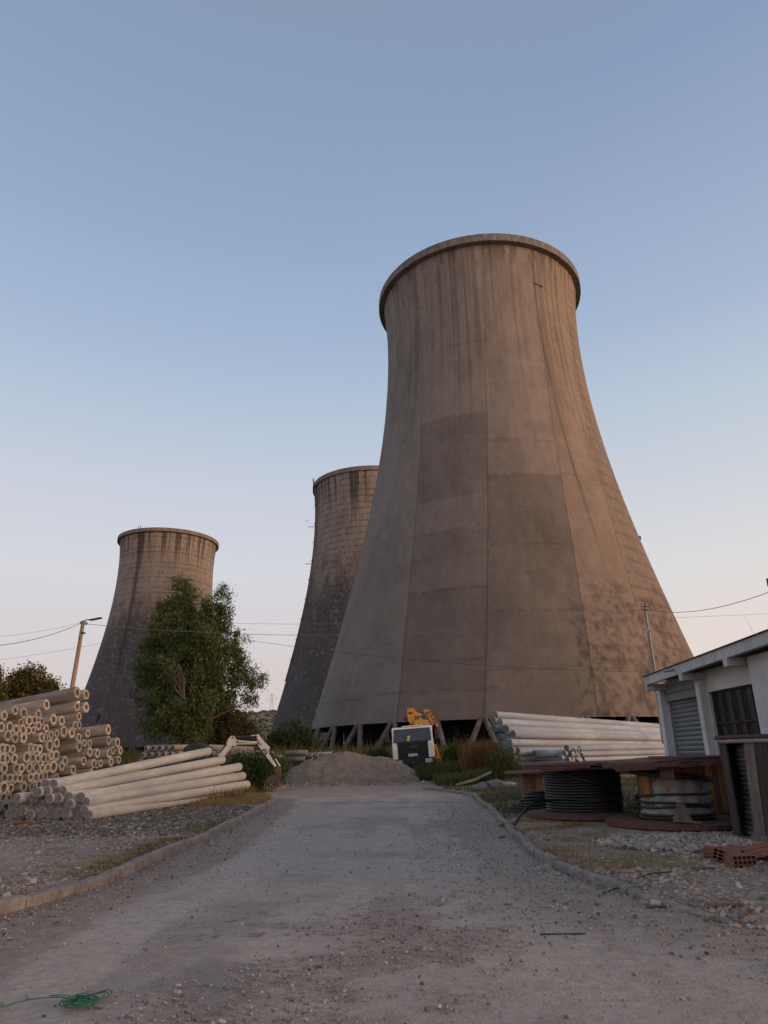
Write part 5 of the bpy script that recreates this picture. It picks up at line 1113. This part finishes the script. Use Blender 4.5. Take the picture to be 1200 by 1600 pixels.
V = np.concatenate(V); b.add(V, [(i * n + j, i * n + j + 1, (i + 1) * n + j + 1, (i + 1) * n + j) for i in range(mrows - 1) for j in range(n - 1)], 0, True); b.build('plastic_wrap', M['plastic'], t)
b = MB()
b.tube(coil((cx, cy), .775, .15 + g0, .40, .055, .018, 60, 9), .027, 7)
for k, (z, s, ti) in enumerate([(.50, .77, .015), (.59, .765, -.03), (.72, .76, .04)]):
    A = np.linspace(0, 2 * math.pi, 60)[:-1]; b.tube(np.stack([cx + s * np.cos(A), cy + s * np.sin(A), z + ti * np.cos(A + 1) + .012 * np.sin(A * 3 + k)], 1), .024, 7, closed=True)
for k, (z, s) in enumerate([(1.12, .84), (1.08, .82), (1.15, .80)]):
    A = np.linspace(0, 2 * math.pi, 60)[:-1]; b.tube(np.stack([cx + s * np.cos(A), cy + s * np.sin(A), z - .10 * np.cos(A + .35) - .02 * np.sin(A * 2 + k)], 1), .030, 7, closed=True)
b.build('wound_cable', M['cable'], t)
ob = MB(); q1 = at(1063, 1254, 15.2); q2 = np.array([q1[0] - .16, 14.85, .165 + g0]); ob.prism([q1 + np.array([-.06, 0, 0]), q1 + np.array([.06, 0, 0]), q2 + np.array([.22, 0, 0]), q2 + np.array([-.16, 0, 0])], np.array([0, 0, 0]), np.array([0, .04, 0])); o = ob.build('wooden_wedge', M['grey_wood']); tag(o, 'grey tapered plank leaning on the plastic-wrapped spool', 'plank')
ob = MB(); ob.bar((cx - .42, cy - 1.0, .17 + g0), (cx + .02, cy - 1.28, .155 + g0), .10, .035); o = ob.build('wood_scrap', M['grey_wood']); tag(o, 'short board lying on the lower cheek of the wrapped spool', 'plank')
# spool 3: orange drum behind
cx, cy = 7.62, 18.35; g0 = gz(cx, cy)
t = empty('cable_spool', (cx, cy, g0), 'empty spool with tall orange wooden drum in front of the garage shutter', 'cable spool', 'cable spools lying beside the road')
b = MB(); flange(b, (cx, cy, .03 + g0), 1.15, .09, mtop=1, rag=.02); b.build('bottom_flange', [M['red'], M['redtop']], t)
b = MB(); flange(b, (cx, cy, 1.37), 1.12, .08, mtop=1, rag=.02); b.build('top_flange', [M['red'], M['redtop']], t)
staves((cx, cy, .74 + g0 / 2), .60, 1.27, 22, ['stave', 'stave', 'stave', 'stave', 'stave_dark'], 'drum_stave', t)
# reel at the right edge with lagging boards round it
cx, cy = 7.42, 13.55; g0 = 0.0
t = empty('lagged_reel', (cx, cy, g0), 'tall cable reel boxed in by upright weathered boards at the right edge', 'cable reel')
b = MB(); flange(b, (cx, cy, 1.78), 1.27, .055, 52, mtop=1, rag=.015); b.build('top_flange', [M['red'], M['dark_wood']], t)
b = MB(); b.lathe([(1.20, 1.70), (1.235, 1.70), (1.235, 1.775), (1.20, 1.775)], 48, c=(cx, cy, 0), closed=True); b.build('under_ring', M['steel'], t)
b = MB(); flange(b, (cx, cy, .03), 1.24, .09, 52, mtop=0, rag=.02); b.build('bottom_flange', M['grey_wood'], t)
def skp(d): 
    d = (d + 360) % 360; return 181 < d < 203
staves((cx, cy, .90), 1.19, 1.60, 34, ['grey_wood', 'grey_wood', 'grey_wood', 'grey_wood', 'dark_wood'], 'lagging_board', t, gap=.014, skip=lambda d: skp(d) or (150 < (d + 360) % 360 <= 181), tilt=.06)
staves((cx, cy, .90), 1.18, 1.60, 34, 'dark_wood', 'lagging_board', t, gap=.010, skip=lambda d: not (150 < (d + 360) % 360 <= 181), tilt=.02)
b = MB(); pr_ = []
zz = np.linspace(.14, 1.66, 150)
for z in zz: pr_.append((.93 + .024 * math.sin(z * 2 * math.pi / .082) + .07 * (1 - sstep(.14, .42, z)) + .02 * math.sin(z * 5), z))
b.lathe(pr_, 60, c=(cx, cy, 0), wob=.07); b.build('wrapped_cable', M['plastic_old'], t)
b = MB(); b.box((cx - 1.02, cy - .55, .16), (.42, .30, .10), (0, 0, .6)); b.build('foot_block', M['grey_wood'], t)

# ------------------------------------------------------------------ BRICKS, SCRAPS
def hollow_brick(name, loc, rot, label, L=.25, W=.20, H_=.14, nx=3, nz=3, broken=0):
    b = MB(); tw = .011
    # shell and webs run along local y, holes open at both ends
    xs_ = np.linspace(-W / 2, W / 2, nx + 1); zs_ = np.linspace(0, H_, nz + 1); L2 = L
    for x in xs_: b.box((x, 0, H_ / 2), (tw, L2, H_))
    for z in zs_: b.box((0, 0, z), (W + tw, L2 - .004, tw))
    V = b.v
    if broken:
        for k in range(len(V)):
            v = V[k]; m_ = v[:, 1] > 0; v[m_, 1] -= broken * (v[m_, 0] / W + .5) * .5 + broken * .3 * (v[m_, 2] / H_)
    for i in range(5): b.box((-W / 2 + W * (i + .5) / 5, 0, H_ + tw / 2 + .002), (W / 9, L2 * .99 if not broken else L2 * .6, .005))
    o = b.build(name, M['brick'], None, off=(0, 0, 0)); o.location = (loc[0], loc[1], gz(loc[0], loc[1]) + -.01 + .35 * W * abs(math.sin(rot[1])) + .3 * L * abs(math.sin(rot[0]))); o.rotation_euler = rot; tag(o, label, 'clay brick', 'hollow clay bricks by the boxed reel'); return o
hollow_brick('hollow_brick', at(1158, 1357, 10.35), (R(2), R(0), R(6)), 'hollow clay brick showing its open grid of holes, nearest of the heap', L=.24, W=.32, H_=.165, nx=5, nz=3, broken=.16)
hollow_brick('hollow_brick', at(1128, 1349, 10.75), (R(-10), R(16), R(-38)), 'dark red clay brick propped aslant at the left of the brick heap')
hollow_brick('hollow_brick', at(1150, 1345, 10.9), (R(8), R(-22), R(30)), 'reddish clay brick leaning behind the one with open holes')
hollow_brick('hollow_brick', at(1196, 1343, 10.7), (R(-14), R(20), R(62)), 'large ribbed clay brick lying on its side at the right margin', L=.46, W=.26, H_=.16)
hollow_brick('hollow_brick', at(1115, 1338, 11.2), (R(4), R(10), R(70)), 'clay brick half hidden at the back left of the heap')
for (px_, py_, r_, lbl) in ((1175, 1362, .5, 'thin orange clay shard lying in front of the bricks'), (1191, 1364, 1.3, 'flat orange clay shard at the right margin')):
    q = at(px_, py_, 10.0); b = MB(); b.box((q[0], q[1], .04), (.20, .09, .018), (.15, .1, r_), jit=.008); o = b.build('clay_shard', M['brick']); tag(o, lbl, 'clay shard')
q = at(30, 1298, 18.5); b = MB(); b.box((q[0], 18.6, gz(q[0], 18.6) + .05), (.46, .20, .08), (.05, .1, .3), jit=.02); b.box((q[0] + .12, 18.7, gz(q[0], 18.6) + .09), (.2, .16, .06), (.1, -.2, .8), jit=.02); o = b.build('brick_fragment', M['brick']); tag(o, 'broken orange brick lying in front of the solid poles at far left', 'clay brick')
# sticks and boards on the ground
def stick(name, pts, r, m, label, cat='stick'):
    b = MB(); P_ = [];
    for (px_, py_) in pts:
        v = ray(px_, py_); tt = (.14 - 1.6) / v[2]; q = np.array([0, 0, 1.6]) + v * tt; P_.append((q[0], q[1], gz(q[0], q[1]) + r + .035))
    b.tube(P_, r, 7); o = b.build(name, M[m]); tag(o, label, cat)
stick('iron_rod', [(948, 1379), (975, 1373), (1015, 1367), (1050, 1364)], .009, 'black', 'bent dark iron rod lying on the gravel behind the right kerb', 'rod')
stick('twig', [(1168, 1409), (1158, 1418), (1143, 1424)], .009, 'stave_dark', 'thin orange twig on the rubble at the right margin', 'twig')
stick('torn_hose', [(1140, 1312), (1130, 1320), (1123, 1329)], .014, 'black', 'black hose end hanging at the foot of the boxed reel', 'hose')
def plank(px_, py_, L, w_, th_, rot, m, label, z=.0, name='plank'):
    v = ray(px_, py_); tt = (.13 + z - 1.6) / v[2]; q = np.array([0, 0, 1.6]) + v * tt
    b = MB(); b.box((0, 0, 0), (L, w_, th_), jit=.004); o = b.build(name, M[m], None, off=(0, 0, 0)); o.location = (q[0], q[1], gz(q[0], q[1]) + th_ / 2 + .012 + z); o.rotation_euler = (0, 0, rot); tag(o, label, 'plank')
plank(1031, 1399, .32, .045, .025, .05, 'stave_dark', 'small brown board on the gravel right of the kerb')
plank(1133, 1406, .34, .05, .03, -.35, 'grey_wood', 'weathered grey stick of wood on the rubble below the bricks')
plank(1100, 1358, .26, .07, .03, .05, 'stave_dark', 'orange-brown board left of the clay bricks')
plank(880, 1290, .42, .09, .03, .35, 'stave', 'light orange board on the grass in front of the black cable spool')
plank(895, 1288, .5, .05, .03, .15, 'stave_dark', 'narrow brown board against the lower cheek of the black cable spool')
plank(790, 1283, .24, .16, .05, .5, 'stave_dark', 'reddish brown block of wood on the grass by the right kerb')
plank(783, 1299, .22, .05, .03, .9, 'stave_dark', 'small reddish splinter of wood touching the right kerb')
plank(877, 1437, .42, .012, .012, .0, 'black', 'thin dark straight wire lying on the road near the right kerb', name='wire_offcut')
# grey log and boards in the grass
b = MB(); a_, c_ = at(712, 1212, 33.5), at(766, 1192, 34.5); b.tube([(a_[0], a_[1], gz(a_[0], a_[1]) + .18), tuple((a_ + c_) / 2 * np.array([1, 1, 0]) + np.array([0, 0, .46])), (c_[0], c_[1], .78)], [.05, .07, .06], 8); o = b.build('grey_log', M['leg']); tag(o, 'grey weathered log leaning in the grass left of the white pole stack', 'log')
for (px_, py_, s, lbl) in ((752, 1206, .34, 'pale boulder under the grey log'), (775, 1207, .42, 'whitish concrete lump in the grass before the white poles'), (792, 1206, .3, 'small whitish lump touching the round grey spool board'), (472, 1254, .10, 'lone pale stone on the road')):
    if px_ < 500: continue
    q = at(px_, py_, 31.5); b = MB(); V = IV * np.array([s * 1.3, s, s * .55]) * (1 + rng.normal(0, .12, (len(IV), 1))); b.add(V + np.array([q[0], q[1], gz(q[0], q[1]) + s * .42]), IF); o = b.build('boulder', M['pole_re']); tag(o, lbl, 'boulder')
# green twine on the road
b = MB()
def gr(px_, py_, dz=.0):
    v = ray(px_, py_); tt = (.035 - 1.6) / v[2]; q = np.array([0, 0, 1.6]) + v * tt; q[2] = .042 + dz; return q
tw = [(-30, 1583), (0, 1577), (30, 1569), (60, 1565), (90, 1564), (120, 1562), (150, 1556), (163, 1553), (169, 1559), (160, 1568), (140, 1573), (115, 1577), (100, 1574), (104, 1567), (125, 1561), (143, 1563), (146, 1570), (128, 1577), (106, 1578), (99, 1572), (112, 1565), (135, 1562), (150, 1567), (138, 1574), (116, 1575), (110, 1570), (122, 1566), (138, 1568), (132, 1573), (118, 1572)]
Pt = np.array([gr(x, y, .004 * (i % 5)) for i, (x, y) in enumerate(tw)]); u = np.linspace(0, len(tw) - 1, 260); i0 = np.clip(u.astype(int), 1, len(tw) - 3); f = (u - i0)[:, None]
p0, p1, p2, p3 = Pt[i0 - 1], Pt[i0], Pt[i0 + 1], Pt[i0 + 2]
cur = .5 * ((2 * p1) + (-p0 + p2) * f + (2 * p0 - 5 * p1 + 4 * p2 - p3) * f ** 2 + (-p0 + 3 * p1 - 3 * p2 + p3) * f ** 3)
b.tube(cur, .0042, 6)
b.tube(cur[30:] * np.array([1, 1, 1]) + np.array([.012, .025, .005]) + .01 * rng.normal(0, .3, (230, 3)) * np.array([1, 1, .2]), .0036, 5)
b.tube(cur[60:] + np.array([-.02, -.02, .004]), .0034, 5)
o = b.build('green_twine', M['rope']); tag(o, 'tangled green plastic twine trailing on the road at lower left', 'twine')

# ------------------------------------------------------------------ UTILITY POLES AND LINES
def upole_left():
    Y = 41.0; top = at(130.5, 970, Y); bot = at(113, 1073, Y); d = (bot - top) / (bot[2] - top[2]); base = top + d * (gz(top[0], Y) - .3 - top[2])
    t = empty('utility_pole', (base[0], base[1], gz(base[0], Y)), 'leaning wooden utility pole with a dark lamp arm behind the left pole stack', 'utility pole')
    b = MB(); b.tube([base, (base + top) / 2, top], [.155, .13, .105], 12); b.build('shaft', M['wood_pole'], t)
    b = MB(); b.tube([top + np.array([.05, 0, .02]), at(145, 967, Y), at(159, 965, Y - .8)], [.03, .03, .03], 6); b.bar(at(141, 969, Y), at(157.5, 965.5, Y - .7), .20, .07); b.build('lamp_arm', M['black'], t)
    b = MB(); q = at(130, 989, Y); b.tube([q + np.array([0, 0, -.04]), q + np.array([.004, 0, .04])], .135, 12); b.build('clamp_band', M['black'], t)
    for px_, py_ in ((135, 974), (127, 973)):
        b = MB(); q = at(px_, py_, Y); b.tube([q + np.array([0, 0, -.09]), q, q + np.array([0, 0, .09])], [.05, .085, .04], 8); b.build('insulator', M['wood_pole'], t)
    b = MB(); A_ = [at(127, 976, Y - .15), at(124, 990, Y - .2), at(123, 1000, Y - .2), at(126, 996, Y - .15)]; b.tube(A_, .012, 5); b.build('loose_wire', M['black'], t)
upole_left()
def upole_right():
    Y = 46.0; top = at(1007.5, 947, Y); t = empty('utility_pole', (top[0], Y, gz(top[0], Y)), 'slim grey pole with a crossarm and white globe behind the garage', 'utility pole')
    b = MB(); b.tube([(top[0], Y, 0), (top[0], Y, top[2] * .5), (top[0], Y, top[2])], [.15, .12, .085], 10); b.build('shaft', M['steel'], t)
    for dz in (-.06, -.28):
        b = MB(); b.bar((top[0] - .30, Y - .12, top[2] + dz), (top[0] + .30, Y - .12, top[2] + dz), .06, .05); b.build('crossarm', M['black'], t)
    for dx in (-.26, .0, .26):
        b = MB(); b.tube([(top[0] + dx, Y - .12, top[2] - .05), (top[0] + dx, Y - .12, top[2] + .16)], [.035, .03], 6); b.build('insulator', M['black'], t)
    q = at(1013.5, 985, Y - .3); b = MB(); b.add(IV * .13 + q, IF, 0, True); g_ = b.build('globe_camera', M['white'], t); s_ = g_.modifiers.new('sub', 'SUBSURF'); s_.levels = 2; s_.render_levels = 2
    b = MB(); b.tube([q + np.array([-.01, -.12, -.02]), q + np.array([-.01, -.14, -.02])], .06, 10); b.build('lens', M['black'], g_)
    b = MB(); b.tube([q + np.array([.02, 0, -.1]), (q[0] + .03, Y - .16, q[2] - .6), (top[0] + .16, Y - .16, 1.0)], .022, 6); b.build('conduit', M['black'], t)
upole_right()
# a pole just outside the right margin whose crossarm end shows
qp = at(1199, 910, 22.0); t = empty('utility_pole', (qp[0] + .42, 22.0, 0), 'end of a dark crossarm poking in at the right margin above the garage', 'utility pole')
b = MB(); b.tube([(qp[0] + .42, 22, 3.6), (qp[0] + .42, 22, qp[2] + .6)], .09, 10); b.build('shaft', M['wood_pole'], t)
b = MB(); b.box((qp[0] + .04, 22, qp[2] - .0), (.08, .08, .26)); b.bar((qp[0], 22, qp[2] - .1), (qp[0] + .5, 22, qp[2] - .1), .05, .05); b.build('crossarm', M['black'], t)
def wire(a, c, sag, r, label, m='black'):
    a, c = np.array(a, float), np.array(c, float); u = np.linspace(0, 1, 40)[:, None]; P_ = a + (c - a) * u; P_[:, 2:] -= sag * 4 * u * (1 - u)
    b = MB(); b.tube(P_, r, 4); o = b.build('power_line', M[m]); tag(o, label, 'power line', 'overhead lines')
wire(at(-60, 1012, 30), at(127, 973.5, 41), .35, .014, 'heavier line coming from the left margin to the leaning wooden pole')
wire(at(-60, 998, 34), at(129, 972, 41), .2, .006, 'thin line just above the heavier one left of the wooden pole')
wire(at(-60, 1038, 60), at(163, 1004, 60), .15, .010, 'faint line low on the left crossing behind the wooden pole', 'steel')
wire(at(137, 975, 41), at(1007, 951, 46), 1.15, .013, 'long pale line from the leaning wooden pole across all three towers', 'wirepale')
wire(at(300, 972, 64), at(760, 966, 68), .35, .012, 'second faint line across the gap between the left and middle towers', 'wirepale')
wire(at(385, 1000, 55), at(1180, 1048, 60), .9, .012, 'dark drooping line low across the face of the largest tower')
wire(at(1007, 951, 46), at(1230, 914, 24), .55, .013, 'heavy line from the grey pole up to the right margin')
wire(at(1007, 966, 46), at(1230, 957, 46), .05, .008, 'thin level line right of the grey pole', 'steel')
wire(at(1163, 960, 40), at(1178, 990, 32), .02, .006, 'short slanting wire above the garage roof', 'steel')
q = at(479, 814, 120); b = MB(); b.add([q + np.array(v) for v in ((-.35, 0, .12), (0, 0, 0), (.35, 0, .14), (0, .35, .02), (0, -.15, -.03))], [(0, 1, 3), (1, 2, 3), (0, 4, 1), (1, 4, 2)]); o = b.build('bird', M['black']); tag(o, 'tiny dark bird in the sky left of the middle tower', 'bird')

#@@PART5
